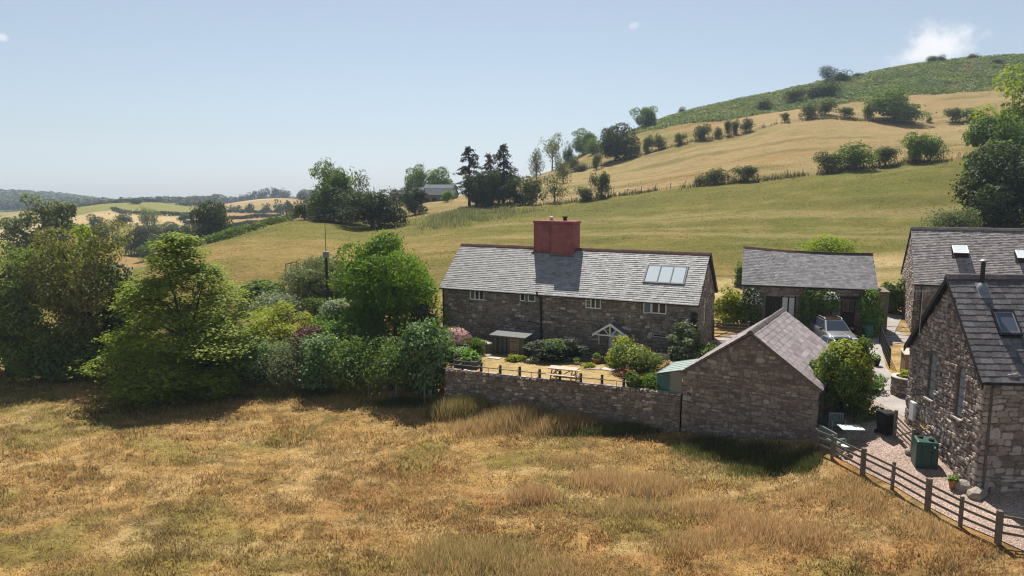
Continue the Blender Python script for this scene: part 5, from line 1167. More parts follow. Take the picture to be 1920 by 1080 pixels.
def blobs_in(rs, c, R3, n, br, zs=1.0, inner=.35, lo=-1.0, ex=1.0):
    """uneven crown: a few big lobes, each carrying smaller clumps; flat-bottomed, full-skirted"""
    R3 = np.array(R3); c = np.array(c); out_ = []
    def dirn():
        while True:
            d = rs.normal(size=3); d /= np.linalg.norm(d); d = np.sign(d) * np.abs(d) ** ex; d /= (np.abs(d) ** 2.2).sum() ** (1 / 2.2)
            if d[2] > lo: return d
    lobes = [(c + dirn() * R3 * rs.uniform(.5, .9), rs.uniform(.26, .55)) for _ in range(7)]
    while len(out_) < n:
        r = br * rs.uniform(.55, 1.35)
        if rs.rand() < .5: p = c + dirn() * R3 * rs.uniform(inner, .95)
        else: q, k = lobes[rs.randint(7)]; p = q + dirn() * R3 * k * rs.uniform(.4, 1.0)
        p[2] = max(p[2], c[2] - R3[2] * 1.02)
        out_.append((*p, r, r * rs.uniform(.85, 1.15), r * zs * rs.uniform(.8, 1.1)))
    return out_
def trunk_mesh(rs, base_r, th, blobs, nl=9, n=6, lean=0.0):
    b = MB(); top = Vector((lean, 0, th)); b.tube([(0, 0, -.3), (base_r * .1, 0, th * .35), top * .75, top], [base_r * 1.25, base_r * .9, base_r * .75, base_r * .6], n + 2)
    idx = rs.permutation(len(blobs))[:nl]
    for i in idx:
        e = Vector(blobs[i][:3]); s = Vector((lean * .7, 0, th * rs.uniform(.55, 1.0))); m = s.lerp(e, .5) + Vector((rs.uniform(-.1, .1), rs.uniform(-.1, .1), .12)) * (e - s).length * .6
        b.tube([s, m, e], [base_r * .5, base_r * .28, base_r * .1], n - 1, False)
    return b
KIND = dict(  # crown bottom, blobs, blob radius (share of width), vertical squash, leaves, spray size (share of width), trunk radius share
 round=(.06, 56, .135, .72, 1.0), thorn=(.04, 28, .175, .75, 1.0), slim=(.06, 40, .20, .9, .9), bush=(-.06, 40, .20, .85, 1.0), layered=(-.02, 76, .125, .40, 1.0), airy=(.10, 40, .14, .9, .65), dome=(-.04, 70, .14, .75, 1.1))
def tree_parts(kind, h, w_, nl, ls, seed, dy=None, trunk_r=None, limbs=9):
    rs = np.random.RandomState(seed); z0, nb, br, zs, dens = KIND[kind]; z0 *= h; c = (0, 0, z0 + (h - z0) * .47); R3 = (w_ / 2 * 1.06, (dy or w_) / 2 * 1.06, (h - z0) * .52)
    brm = br * min(w_, 1.6 * (h - z0)); Rin = tuple(max(r - brm * .75, r * .3) for r in R3)
    bl = blobs_in(rs, c, Rin, nb, brm, zs, .3 if kind != 'bush' else .2, -.85 if kind in ('round', 'thorn') else -1, .82 if kind in ('bush', 'dome') else 1.0)
    if kind == 'layered' and h > 5:
        bl = []
        for i in range(150):
            t_ = (i + rs.rand()) / 150; rad = max((1 - t_) ** .72 * (.55 + .45 * min(1, t_ / .22)), .05) * rs.uniform(.35, 1.0) ** .5; an = rs.uniform(0, 6.283); r_ = brm * rs.uniform(.6, 1.25) * (1.15 - .5 * t_)
            bl.append((rad * math.cos(an) * Rin[0], rad * math.sin(an) * Rin[1], z0 + (h - z0) * (.06 + .92 * t_), r_, r_, r_ * zs))
    bl += [(c[0], c[1], c[2] - R3[2] * .15, Rin[0] * .42, Rin[1] * .42, Rin[2] * .5)]
    V, Q = blob_leaves(bl, int(nl * dens), ls, rs, flat=.55 if kind == 'layered' else 0.0)
    lo_, hi_ = np.percentile(V[:, 2], [1.5, 99.5]); sz = (h * .985 - max(z0, 0) - .01 * h) / (hi_ - lo_); oz = max(z0, 0) + .01 * h - lo_ * sz
    sx = w_ / 2 / np.percentile(np.abs(V[:, 0]), 98.5); sy = (dy or w_) / 2 / np.percentile(np.abs(V[:, 1]), 98.5); SC_ = np.array([sx, sy, sz])
    V = V * SC_ + np.array([0, 0, oz]); bl = [(b_[0] * sx, b_[1] * sy, b_[2] * sz + oz) for b_ in bl]
    if kind == 'layered' and 3 < h <= 5: V[:, :2] *= (1.12 - .42 * np.clip(V[:, 2:3] / h, 0, 1) ** 1.3)
    if kind in ('bush', 'dome', 'layered'): V[:, 2] = np.maximum(V[:, 2], .02 + .1 * rs.rand(len(V)))
    tb = trunk_mesh(rs, trunk_r or max(.02 * h + .012 * w_, .02), max(z0 + (h - z0) * .42, h * .3), bl, limbs)
    return V, Q, tb
def tree(name, label, cat, x, y, h, w_, kind, leafmat, nl, ls, seed, group=None, g=None, dy=None, bark=None, extra=None, rz=0.0, crown='crown', trunk_r=None):
    g = T(x, y) if g is None else g
    o = empty(name, (x, y, g), rz, label, cat, group); V, Q, tb = tree_parts(kind, h, w_, nl, ls, seed, dy, trunk_r)
    link(crown, npmesh(crown, V, Q), leafmat, o); tb.build('trunk' if kind not in ('bush',) else 'stems', bark or BARK, o)
    if extra:
        for (nm, m, n, s, lo) in extra:
            rs = np.random.RandomState(seed + 77); d = rs.normal(size=(n, 3)); d[:, 1] -= .5; d[:, 2] = np.abs(d[:, 2]) * 1.0 + lo; d /= np.linalg.norm(d, axis=1, keepdims=True)
            Cn = d * np.array([w_ / 2, (dy or w_) / 2, h * .5]) * rs.uniform(.85, 1.04, n)[:, None] + np.array([0, 0, h * .5]); Vx, Qx = leaves(Cn, d + rs.normal(size=(n, 3)) * .3, s, rs, .9); link(nm, npmesh(nm, Vx, Qx), m, o)
    return o
def ptree(name, label, cat, pxc, ptop, wpx, Y, kind, lm, nl, ls, seed, **k):
    x, y, g = onground(pxc, Y); h = max(at(pxc, ptop, Y)[2] - g, .3); w_ = wpx * Y / FPX
    return tree(name, label, cat, x, y, h, w_, kind, lm, nl, ls, seed, g=g, **k)

# ---- trees along the hedge, left to right
ptree('ash_tree', 'grey-green tree filling the left edge beside the field', 'tree', 22, 436, 186, 51.8, 'round', L_ASH, 24000, .19, 1, dy=6.5)
ptree('ash_tree', 'brown-tinged ash tree between the left-edge tree and the beech', 'tree', 176, 416, 186, 52.2, 'round', L_BROWN, 24000, .17, 2, dy=6.5)
ptree('hazel_tree', 'light green treetop poking up behind the brown-tinged ash', 'tree', 165, 424, 100, 58.5, 'round', L_BEECH, 7000, .24, 3)
ptree('hazel_tree', 'narrow dark green tree squeezed between the ash and the beech', 'tree', 236, 492, 84, 50.5, 'slim', L_DARK, 9000, .22, 4)
ptree('hazel_tree', 'low dark thicket under the brown-tinged ash', 'tree', 130, 610, 200, 50.2, 'bush', L_MID, 10000, .24, 5, dy=3.5)
ptree('beech_tree', 'big spreading beech with golden-green layered leaves in front of the valley', 'tree', 352, 440, 286, 46.3, 'layered', L_BEECH, 56000, .17, 9, dy=8.0, trunk_r=.24)
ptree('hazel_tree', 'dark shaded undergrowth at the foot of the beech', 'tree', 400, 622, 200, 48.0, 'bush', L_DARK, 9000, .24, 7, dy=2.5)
# ---- garden edge shrubs
S = 'shrub'
ptree('spreading_shrub', 'bright yellow-green spreading shrub right of the beech', S, 527, 568, 150, 50.5, 'layered', L_YEL, 9000, .18, 11)
ptree('purple_shrub', 'dull purple-leaved shrub behind the hedge', S, 572, 606, 64, 47.8, 'bush', L_PURP, 3500, .13, 12)
ptree('hedge_shrub', 'glossy hedge shrub with pale leaves next to the beech', S, 487, 634, 104, 47.2, 'bush', L_GLOSS, 4500, .17, 13)
ptree('hedge_shrub', 'greyish fine-leaved hedge bush between two glossy shrubs', S, 545, 634, 100, 46.4, 'bush', L_GREY, 6000, .12, 14)
ptree('hedge_shrub', 'upright glossy hedge shrub with large pale leaves', S, 606, 628, 80, 45.4, 'bush', L_GLOSS, 4500, .19, 15)
ptree('hedge_shrub', 'dark green hedge bush next to the upright glossy shrub', S, 665, 634, 112, 44.7, 'bush', L_MID, 6000, .17, 16)
ptree('hedge_shrub', 'dark green hedge bush touching the tall pale-leaved bush', S, 733, 632, 118, 43.7, 'bush', L_MID, 6500, .17, 17)
ptree('hedge_shrub', 'tall rounded bush with pale sunlit leaf tips at the garden wall end', S, 793, 600, 108, 43.2, 'bush', L_GLOSS, 8500, .19, 18)
ptree('garden_shrub', 'loose leafy green shrub behind the purple shrub', S, 630, 592, 120, 50.5, 'bush', L_FRESH, 7000, .17, 19)
ptree('garden_shrub', 'tangle of mid-green shrubs below the bright green round-headed tree', S, 668, 600, 104, 48.0, 'bush', L_MID, 6000, .17, 20)
ptree('silver_shrub', 'rounded silvery shrub below the grey willow', S, 524, 546, 104, 56.0, 'bush', L_SILV, 4500, .18, 21)
ptree('silver_shrub', 'tall silvery shrub just left of the bright green round-headed tree', S, 636, 560, 68, 52.6, 'bush', L_SILV, 4500, .18, 22)
ptree('silver_shrub', 'small silver-leaved bush under the left branches of the round-headed tree', S, 686, 583, 60, 50.9, 'bush', L_SILV, 2200, .18, 23)
ptree('willow_bush', 'big fine-leaved grey willow bush around the electricity pole', S, 594, 484, 136, 59.5, 'dome', L_GREY, 15000, .14, 24)
ptree('round_bush', 'small round green bush in front of the grey willow', S, 598, 556, 56, 56.0, 'bush', L_MID, 3500, .14, 25)
ptree('garden_shrub', 'pale green shrub beside the small round bush', S, 655, 560, 60, 55.8, 'bush', L_FRESH, 3000, .17, 26)
ptree('hedge_shrub', 'ragged green shrub on the meadow edge behind the beech', S, 490, 528, 80, 60.0, 'bush', L_MID, 6000, .2, 27)
ptree('walnut_tree', 'bright green round-headed tree at the left end of the farmhouse', 'tree', 744, 440, 202, 50.6, 'round', L_OAK, 30000, .18, 28, dy=7.0, trunk_r=.2)
ptree('yew_bush', 'dark feathery conifer bush at the left corner of the farmhouse', S, 796, 572, 52, 49.5, 'bush', L_CON, 4500, .16, 29)
ptree('garden_shrub', 'small golden bush tucked beside the farmhouse corner', S, 822, 590, 22, 49.6, 'bush', L_YEL, 1500, .12, 30)
# ---- garden
gtree = lambda name, label, x, y, h, w_, kind, lm, nl, ls, seed, **k: tree(name, label, S, x, y, h, w_, kind, lm, nl, ls, seed, g=.1, **k)
gtree('rose_bush', 'pink-flowered rose bush at the left of the farmhouse garden', -3.75, 46.3, 1.75, 2.1, 'bush', L_MID, 5000, .12, 41, extra=[('blossom', PINK, 620, .16, .0)])
gtree('flower_clump', 'pale leafy herbaceous clump behind the raised planter', -3.6, 43.9, .95, 1.9, 'bush', L_FRESH, 3500, .14, 42, extra=[('blossom', WPET, 40, .09, .1)])
gtree('flower_clump', 'broad-leaved clump at the end of the garden rail', -2.6, 42.9, .9, 1.3, 'bush', L_FRESH, 1500, .2, 43)
gtree('clipped_bush', 'clipped round green bush in front of the low stone wall', -2.2, 45.6, 1.15, 1.05, 'bush', L_OAK, 4500, .09, 44)
gtree('yew_bush', 'wide flat-topped dark yew below the farmhouse windows', 2.75, 44.1, 1.45, 3.5, 'layered', L_CON, 11000, .13, 45, dy=2.0, extra=[('sunlit_tip', L_MID, 900, .12, .8)])  # lighter leaves on top put the sunlight into the colour
gtree('golden_shrub', 'low golden-green shrub in front of the kennel', .35, 43.9, .48, 1.4, 'bush', L_YEL, 1800, .12, 46, dy=.8)
gtree('golden_shrub', 'tiny yellowish plant beside the white pot', 4.7, 42.3, .35, .9, 'bush', L_YEL, 600, .12, 47)
gtree('herb_clump', 'thin silvery herb clump beside the golden shrub', 1.35, 43.4, .55, .7, 'bush', L_SILV, 500, .1, 48)
gtree('hydrangea', 'large yellow-flowered shrub right of the porch', 7.25, 41.3, 1.75, 2.9, 'bush', L_MID, 9000, .14, 49, extra=[('blossom', YPET, 330, .11, .05)])
gtree('hydrangea', 'loose yellow-green shrub leaning towards the porch door', 6.9, 42.6, 1.9, 1.9, 'bush', L_YEL, 3000, .14, 50)
gtree('rust_shrub', 'low rust-coloured shrub in front of the yellow-flowered one', 6.9, 39.95, .75, 1.3, 'bush', LM('rust_leaf', [(0, (.12, .045, .02)), (1, (.24, .10, .05))], .3), 1500, .12, 51)
gtree('cordyline', 'spiky pale brown cordyline beside the greenhouse', 9.0, 40.2, 1.0, 1.2, 'airy', LM('straw_leaf', [(0, (.25, .17, .10)), (1, (.45, .33, .22))], .3), 350, .42, 52)
gtree('mound_shrub', 'soft bright green mound beside the greenhouse', 8.1, 37.9, .85, 1.9, 'bush', L_OAK, 7000, .09, 53, dy=1.4)
gtree('mound_shrub', 'dark leafy climber spilling over the wall end of the rail', 6.85, 37.95, .95, 1.0, 'bush', L_MID, 2500, .15, 54)
gtree('bay_bush', 'tall grey-green bush at the right corner of the farmhouse', 10.55, 41.9, 2.9, 2.4, 'round', L_GREY, 7000, .15, 55)
gtree('bay_bush', 'lower green bush between the farmhouse corner and the store', 11.9, 41.6, 1.7, 2.0, 'bush', L_MID, 4500, .15, 56)
gtree('ivy_strip', 'dark ivy climbing the right corner of the farmhouse wall', 11.25, 42.75, 3.4, .7, 'slim', L_DARK, 2500, .13, 57)
# ---- yard and drive
x, y = 16.55, 34.1; tree('conifer_bush', 'big green conifer bush with sunlit yellow top beside the stone store', S, x, y, 4.0, 2.8, 'round', L_MID, 26000, .105, 61, g=-.35, extra=[('sun_yellow_tip', L_YEL, 1500, .14, .2)])  # yellow tip leaves paint the sunlight on the upper bush
x, y = 19.75, 35.5
tree('daisy_clump', 'white daisies growing beside the round planter', S, 19.2, 36.7, 1.0, 1.5, 'bush', L_FRESH, 2500, .14, 62, extra=[('blossom', WPET, 160, .08, .1)])
tree('planter_plant', 'tuft of light green leaves in the round planter', S, 20.75, 35.8, .5, .9, 'bush', L_YEL, 600, .16, 63, g=T(20.75, 35.8) + .8)
for (u, z0, w_, h, lm, nl, bl, lb) in ((.6, .2, 2.0, 2.9, L_MID, 2500, 140, 'white climbing rose at the left corner of the cart shed'), (4.7, .1, 1.9, 3.0, L_MID, 4500, 0, 'dense green climber on the middle of the cart shed wall'), (5.9, 1.6, 1.5, 1.5, L_FRESH, 1200, 110, 'white rambling rose under the cart shed eaves'), (8.3, .1, 1.7, 3.2, L_FRESH, 4000, 30, 'leafy climber covering the right end of the cart shed')):
    c = C.matrix_basis @ Vector((u, -.45, z0)); tree('climbing_plant', lb, 'climber', c.x, c.y, h, w_, 'bush', lm, nl, .17, 70 + int(u * 10), g=c.z, dy=.9, rz=R(-18.3), extra=[('blossom', WPET, bl, .12, .3)] if bl else None)
c = C.matrix_basis @ Vector((8.2, -.9, 0)); tree('purple_shrub', 'small dark pink bush at the cart shed door', S, c.x - .9, c.y - .1, .9, .9, 'bush', L_PURP, 900, .12, 81)
ptree('garden_shrub', 'sunny green bush between the farmhouse gable and the cart shed', S, 1368, 538, 62, 51.5, 'bush', L_YEL, 4500, .16, 82)
ptree('garden_shrub', 'dark bush between the cart shed and the tall barn', S, 1672, 524, 44, 54.0, 'bush', L_MID, 3500, .17, 83)
ptree('garden_shrub', 'wide sunlit bush behind the cart shed roof', S, 1540, 440, 104, 68.0, 'bush', L_BEECH, 7000, .19, 84)
ptree('garden_shrub', 'dark bush left of the cart shed roof', S, 1390, 492, 30, 62.0, 'bush', L_MID, 1500, .17, 85)
ptree('garden_shrub', 'pale feathery bush above the barn roof', S, 1778, 386, 84, 82.0, 'bush', L_GREY, 6000, .2, 86)
for (o, r, h), sd_ in zip(POTS, range(4)):
    rs = np.random.RandomState(sd_); V, Q = blob_leaves([(0, 0, h + r * .5, r * 1.1, r * 1.1, r * .8)], 160, .1, rs); link('foliage', npmesh('foliage', V, Q), L_FRESH, o)

# ---- shared tree shapes for the hill
def proto(kind, nl, ls, seed): V, Q, tb = tree_parts(kind, 1.0, 1.0, nl, ls, seed, trunk_r=.035); return npmesh('crown', V, Q), tb.mesh('trunk')
PROTO = {k: [proto(kk, nl, ls, 500 + i * 7 + j) for j in range(3)] for i, (k, (kk, nl, ls)) in enumerate(dict(thorn=('thorn', 3200, .054), oak=('round', 12000, .034), bush=('bush', 2800, .055), slim=('slim', 2400, .05), airy=('airy', 2200, .045), far=('round', 420, .13), farb=('bush', 300, .15)).items())}
_pc = [0]
def htree(label, px0, px1, ptop, Y, kind, lm, name='hawthorn_tree', cat='tree', group='trees on the hillside', bark=None, dyf=.9, pbase=None, sink=0.0):
    pxc = (px0 + px1) / 2; x, y, g = onground(pxc, Y); h = max(at(pxc, ptop, Y)[2] - g, .5); w_ = max((px1 - px0) * Y / FPX, .3) * 1.06
    o = empty(name, (x, y, g), 0, label, cat, group); _pc[0] += 1; cm, tm = PROTO[kind][_pc[0] % 3]
    for nm, me, m in (('crown', cm, lm), ('trunk', tm, bark or BARK)):
        if not me.materials: me.materials.append(m)
        c = bpy.data.objects.new(nm, me); COL.objects.link(c); c.parent = o; c.scale = (w_, w_ * dyf, h); c.rotation_euler = (0, 0, _pc[0] * 1.9)
        c.material_slots[0].link = 'OBJECT'; c.material_slots[0].material = m
        if nm == 'crown': c.scale.x = c.scale.y = w_
    return o
UP = 'thorns along the upper hill fence'; LOW = 'thorns along the lower hill fence'
for i, (a, b_, t, Y, lb) in enumerate(((1206, 1224, 253, 203, 'first of two joined thorn trees right of the dark oak'), (1222, 1247, 251, 203, 'second of two joined thorn trees right of the dark oak'), (1262, 1285, 249, 201, 'single round thorn tree in the dip of the upper fence'), (1302, 1331, 232, 200, 'leaning thorn tree midway up the upper fence'), (1338, 1353, 237, 199, 'tiny round thorn right of the leaning one'), (1357, 1371, 225, 199, 'left one of three small thorns close together on the upper fence'), (1370, 1385, 224, 199, 'middle one of three small thorns close together on the upper fence'), (1387, 1411, 220, 199, 'right one of three small thorns close together on the upper fence'), (1463, 1479, 211, 200, 'lone small thorn below the bracken edge'), (1497, 1531, 193, 202, 'wide thorn left of the pair below the bracken'), (1529, 1565, 183, 206, 'taller thorn touching the bracken edge'), (1567, 1600, 201, 201, 'umbrella-shaped thorn left of the hill oak'), (1616, 1636, 197, 200, 'pale spindly thorn beside the hill oak'), (1737, 1747, 219, 196, 'very small bush right of the hill oak'), (1770, 1801, 202, 193, 'left of the two thorns near the right-hand ash'), (1797, 1843, 204, 193, 'right of the two thorns near the right-hand ash'))):
    htree(lb, a, b_, t, Y, 'thorn', L_HILL if i not in (12,) else L_BROWN, group=UP)
for (a, b_, t, Y, lb, kd) in ((1080, 1114, 349, 133, 'leftmost bush on the lower hill fence', 'bush'), (1109, 1148, 322, 133, 'small tree next to the leftmost bush on the lower fence', 'thorn'), (1299, 1322, 328, 131, 'narrow bush joined to the wide one above the red chimney line', 'bush'), (1318, 1368, 315, 130.5, 'wide thorn bush in the middle of the lower fence', 'thorn'), (1377, 1424, 310, 130, 'rounded thorn right of the wide middle one', 'thorn'), (1529, 1575, 284, 128.5, 'left of the three thorns above the cart shed', 'thorn'), (1568, 1637, 267, 128, 'tallest of the three thorns above the cart shed', 'thorn'), (1638, 1683, 275, 127.5, 'right of the three thorns above the cart shed', 'thorn'), (1696, 1738, 247, 126.5, 'left half of the dense pair of thorns on the lower fence', 'thorn'), (1722, 1766, 250, 126, 'right half of the dense pair of thorns on the lower fence', 'bush')):
    htree(lb, a, b_, t, Y, kd, L_HILL if t > 270 else L_MID, group=LOW)
HG = 'trees on the hillside'
htree('big lone oak below the bracken on the upper slope', 1630, 1724, 164, 198, 'oak', L_MID, 'oak_tree')
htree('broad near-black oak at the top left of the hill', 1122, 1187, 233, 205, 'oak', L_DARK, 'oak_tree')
htree('round tree alone on the bracken skyline', 1189, 1231, 200, 268, 'oak', L_MID, 'oak_tree')
htree('light green tree on the hill shoulder behind the dark oak', 1071, 1117, 241, 252, 'oak', L_MID, 'oak_tree')
htree('tall pale slender ash standing on the hill shoulder', 1015, 1056, 248, 226, 'airy', L_GREY, 'ash_tree', bark=BARKP)
htree('slim dark tree at the foot of the hill shoulder', 993, 1019, 278, 196, 'slim', L_HILL, 'ash_tree')
htree('pale green bush mass left of the dark oak', 1095, 1128, 258, 235, 'bush', L_MID, 'hill_bush', 'bush')
htree('dark bush below the light green shoulder tree', 1056, 1077, 266, 235, 'bush', L_DARK, 'hill_bush', 'bush')
htree('small dark bush at the foot of the dark oak', 1109, 1128, 284, 196, 'bush', L_HILL, 'hill_bush', 'bush')
htree('greyish bush on the hill shoulder fence', 1063, 1086, 291, 204, 'bush', L_HILL, 'hill_bush', 'bush')
htree('low wide bush lower on the hill shoulder fence', 1079, 1102, 304, 200, 'bush', L_HILL, 'hill_bush', 'bush')
htree('scrubby tree right of the drooping conifers', 1042, 1070, 299, 176, 'slim', L_HILL, 'scrub_tree')
htree('little bush just right of the dark oak', 1187, 1201, 264, 206, 'bush', L_HILL, 'hill_bush', 'bush')
for i, (a, b_, t, Y, lb) in enumerate(((1417, 1447, 181, 246, 'leftmost dark bush among the bracken'), (1470, 1509, 164, 250, 'scrubby bush second from the left in the bracken'), (1508, 1545, 158, 251, 'left of the two dark bushes below the skyline tree'), (1530, 1574, 149, 251, 'right of the two dark bushes below the skyline tree'), (1536, 1570, 122, 288, 'dark tree breaking the bracken skyline'), (1556, 1592, 132, 283, 'dark bush just right of the skyline tree'), (1597, 1615, 136, 289, 'small round bush on the bracken skyline'), (1737, 1758, 105, 298, 'bush on the skyline below the white cloud'), (1756, 1772, 103, 298, 'smaller bush next to the skyline one below the cloud'), (1812, 1832, 100, 296, 'thin skyline bush right of the cloud'), (1858, 1881, 111, 280, 'rightmost bush in the bracken near the skyline'), (1272, 1287, 200, 288, 'low bush far left on the bracken skyline'))):
    htree(lb, a, b_, t, Y, 'bush' if i != 4 else 'slim', L_DARK if 2 <= i <= 5 else L_HILL, 'bracken_bush', 'bush', 'bushes in the bracken')
# ---- big trees at the right edge
ptree('ash_tree', 'tall light green ash cut off by the right edge', 'tree', 1905, 118, 120, 112.0, 'airy', L_BEECH, 9000, .42, 91, group=None)
ptree('ash_tree', 'mid-green tree below the tall ash at the right edge', 'tree', 1872, 212, 118, 104.0, 'round', L_MID, 9000, .4, 92)
ptree('ash_tree', 'leafy light tree behind the dark sycamore at the right edge', 'tree', 1935, 240, 130, 100.0, 'round', L_OAK, 7000, .4, 93)
ptree('sycamore_tree', 'huge dark dome-shaped tree above the barn roof', 'tree', 1900, 272, 165, 84.0, 'dome', L_DARK, 20000, .34, 94)
# ---- spinney by the hilltop barns
def conifer(label, px, wpx, ptop, Y, seed, droop, nb=36, dens=1.0):
    x, y, g = onground(px, Y); h = at(px, ptop, Y)[2] - g; w_ = wpx * Y / FPX; rs = np.random.RandomState(seed); o = empty('larch_tree', (x, y, g), 0, label, 'tree')
    b = MB(); b.tube([(0, 0, -.3), (0.1, 0, h * .5), (0, 0, h)], [.32, .2, .04], 7); Cs, Ns = [], []
    for i in range(nb):
        k = .22 + .76 * (i / nb) + rs.uniform(-.02, .02); zz = h * k; r = w_ / 2 * (1.08 - k) ** .62 * rs.uniform(.55, 1.2) * (1.25 if k < .9 else .8); a = rs.uniform(0, 6.28)
        e = np.array([r * math.cos(a), r * math.sin(a), zz - droop * r * rs.uniform(.3, 1) + .06 * r]); s = np.array([0, 0, zz]); m_ = (s + e) / 2 + np.array([0, 0, .14 * r])
        b.tube([tuple(s), tuple(m_), tuple(e)], [.07, .045, .02], 4, False)
        n = int(34 * dens); t = rs.uniform(.25, 1, n)[:, None]; P = (1 - t) ** 2 * s + 2 * t * (1 - t) * m_ + t * t * e + rs.normal(size=(n, 3)) * np.array([.22, .22, .16]); P[:, 2] -= rs.uniform(0, .35, n) * (1 if droop > .3 else .4)
        Cs.append(P); Ns.append(rs.normal(size=(n, 3)) * .6 + np.array([0, 0, .7]))
    V, Q = leaves(np.vstack(Cs), np.vstack(Ns), .5, rs, .5); link('crown', npmesh('crown', V, Q), L_CON, o); b.build('trunk', BARK, o)
conifer('ragged spire-shaped conifer left in the hilltop pair', 880, 66, 274, 146, 1, .25, 52, 1.5)
conifer('taller drooping larch right in the hilltop pair', 944, 84, 268, 146, 2, .75, 54, 1.3)
conifer('thin second larch joined to the taller drooping one', 919, 56, 285, 148, 3, .6, 36, 1.0)
SP = [('dark round tree at the foot of the drooping larches, left side', 868, 920, 322, 141, 'oak', L_DARK), ('dark round tree at the foot of the drooping larches, middle', 905, 965, 318, 143, 'oak', L_DARK), ('dark round tree at the foot of the drooping larches, right side', 942, 988, 332, 140, 'oak', L_DARK), ('scrub tree right of the larch spinney', 975, 1022, 330, 138, 'thorn', L_HILL), ('thin-stemmed scrub tree at the right end of the spinney', 1016, 1064, 322, 138, 'airy', L_HILL),
 ('leafy tree behind the tin-roofed barns, left half', 762, 812, 309, 222, 'oak', L_MID), ('leafy tree behind the tin-roofed barns, right half', 798, 842, 314, 224, 'oak', L_MID), ('low tree behind the right end of the tin-roofed barn', 828, 852, 332, 222, 'thorn', L_MID), ('dark tree in front of the hilltop barns', 752, 804, 346, 140, 'oak', L_DARK), ('young light green tree in front of the barn doors', 829, 851, 356, 160, 'thorn', L_OAK),
 ('huge dark dome of a tree on the meadow brow', 640, 756, 356, 118, 'oak', L_DARK), ('tall dark sycamore in the brow clump', 578, 656, 304, 128, 'oak', L_MID), ('ragged tall tree top rising above the brow clump', 606, 650, 298, 136, 'slim', L_HILL), ('brownish ragged tree right in the brow clump', 644, 692, 313, 134, 'airy', L_HILL), ('lower dark tree filling the brow clump', 596, 684, 352, 125, 'oak', L_DARK), ('dark bush at the left end of the brow clump', 548, 594, 366, 130, 'bush', L_DARK)]
for lb, a, b_, t, Y, kd, lm in SP: htree(lb, a, b_, t, Y, kd, lm, 'spinney_tree', 'tree', 'trees of the hilltop spinneys')
# ---- valley trees
ptree('poplar_tree', 'big grey-green tree with two tops in the left valley', 'tree', 78, 366, 112, 112.0, 'round', L_GREY, 11000, .42, 95, dy=8)
ptree('poplar_tree', 'second lobe of the big grey-green valley tree', 'tree', 128, 378, 72, 114.0, 'round', L_GREY, 6000, .42, 96)
VT = [('dark oak standing on the near edge of the valley fields', 372, 436, 378, 150, 'oak', L_DARK), ('rounded tree left of the pink-roofed farm', 157, 198, 402, 250, 'oak', L_FAR), ('tall grey tree above the pink-roofed farm', 262, 292, 386, 300, 'slim', L_GREY), ('second stem of the tall grey tree above the farm', 278, 302, 390, 300, 'airy', L_GREY), ('dark round tree on the field left of the grey tree', 214, 246, 400, 320, 'oak', L_FAR), ('pointed conifer left of the pink-roofed farm', 203, 219, 411, 280, 'slim', L_DARK), ('small bushy tree below the pointed conifer', 184, 206, 425, 260, 'oak', L_FAR), ('round dark tree at the top of the valley fields', 244, 268, 371, 500, 'oak', L_FAR), ('leafy tree right of the pink-roofed farm', 295, 348, 417, 235, 'oak', L_FAR), ('tree below the pink-roofed farm', 243, 300, 420, 210, 'oak', L_FAR), ('tree behind the beech on the valley side', 262, 292, 455, 190, 'oak', L_MID), ('small dark tree in front of the pink-roofed farm', 212, 240, 436, 230, 'bush', L_DARK), ('lone tree in the middle of the green valley field', 336, 360, 401, 360, 'oak', L_FAR), ('small bush beside the lone field tree', 356, 370, 396, 380, 'bush', L_FAR), ('tree between the farm trees and the dark oak', 346, 378, 415, 225, 'oak', L_FAR), ('bushy tree right of the dark oak', 432, 462, 428, 160, 'bush', L_FAR), ('lone little tree on the pale field edge', 474, 482, 416, 250, 'farb', L_FAR), ('leftmost tree of the far copse', 268, 290, 378, 560, 'far', L_FAR), ('second tree of the far copse', 284, 306, 377, 560, 'far', L_FAR), ('third tree of the far copse, before the cottage', 302, 322, 379, 550, 'far', L_FAR), ('dark tree right of the far cottage', 334, 366, 376, 540, 'far', L_FAR), ('tall tree at the right of the far copse', 356, 392, 374, 550, 'far', L_FAR), ('tree beyond the dark oak on the far fields', 426, 450, 384, 500, 'far', L_FAR), ('round tree below the bald far hill', 460, 478, 379, 480, 'far', L_FAR), ('pair of trees below the bald far hill', 490, 508, 381, 480, 'far', L_FAR), ('tree at the right foot of the bald far hill', 512, 542, 374, 440, 'far', L_FAR), ('dark tree next to the brow clump in the valley', 536, 560, 378, 300, 'far', L_FAR)]
for lb, a, b_, t, Y, kd, lm in VT: htree(lb, a, b_, t, Y, kd, lm, 'valley_tree', 'tree', 'trees in the left valley')
for i, (a, b_, t) in enumerate(((449, 466, 364), (462, 478, 360), (476, 494, 355), (490, 508, 352), (504, 524, 351), (518, 536, 352), (530, 548, 357))):
    htree('%s tree of the clump crowning the bald far hill' % ('first', 'second', 'third', 'fourth', 'fifth', 'sixth', 'last')[i], a, b_, t, 860, 'far', L_FAR, 'hilltop_tree', 'tree', 'clump on the far hill')

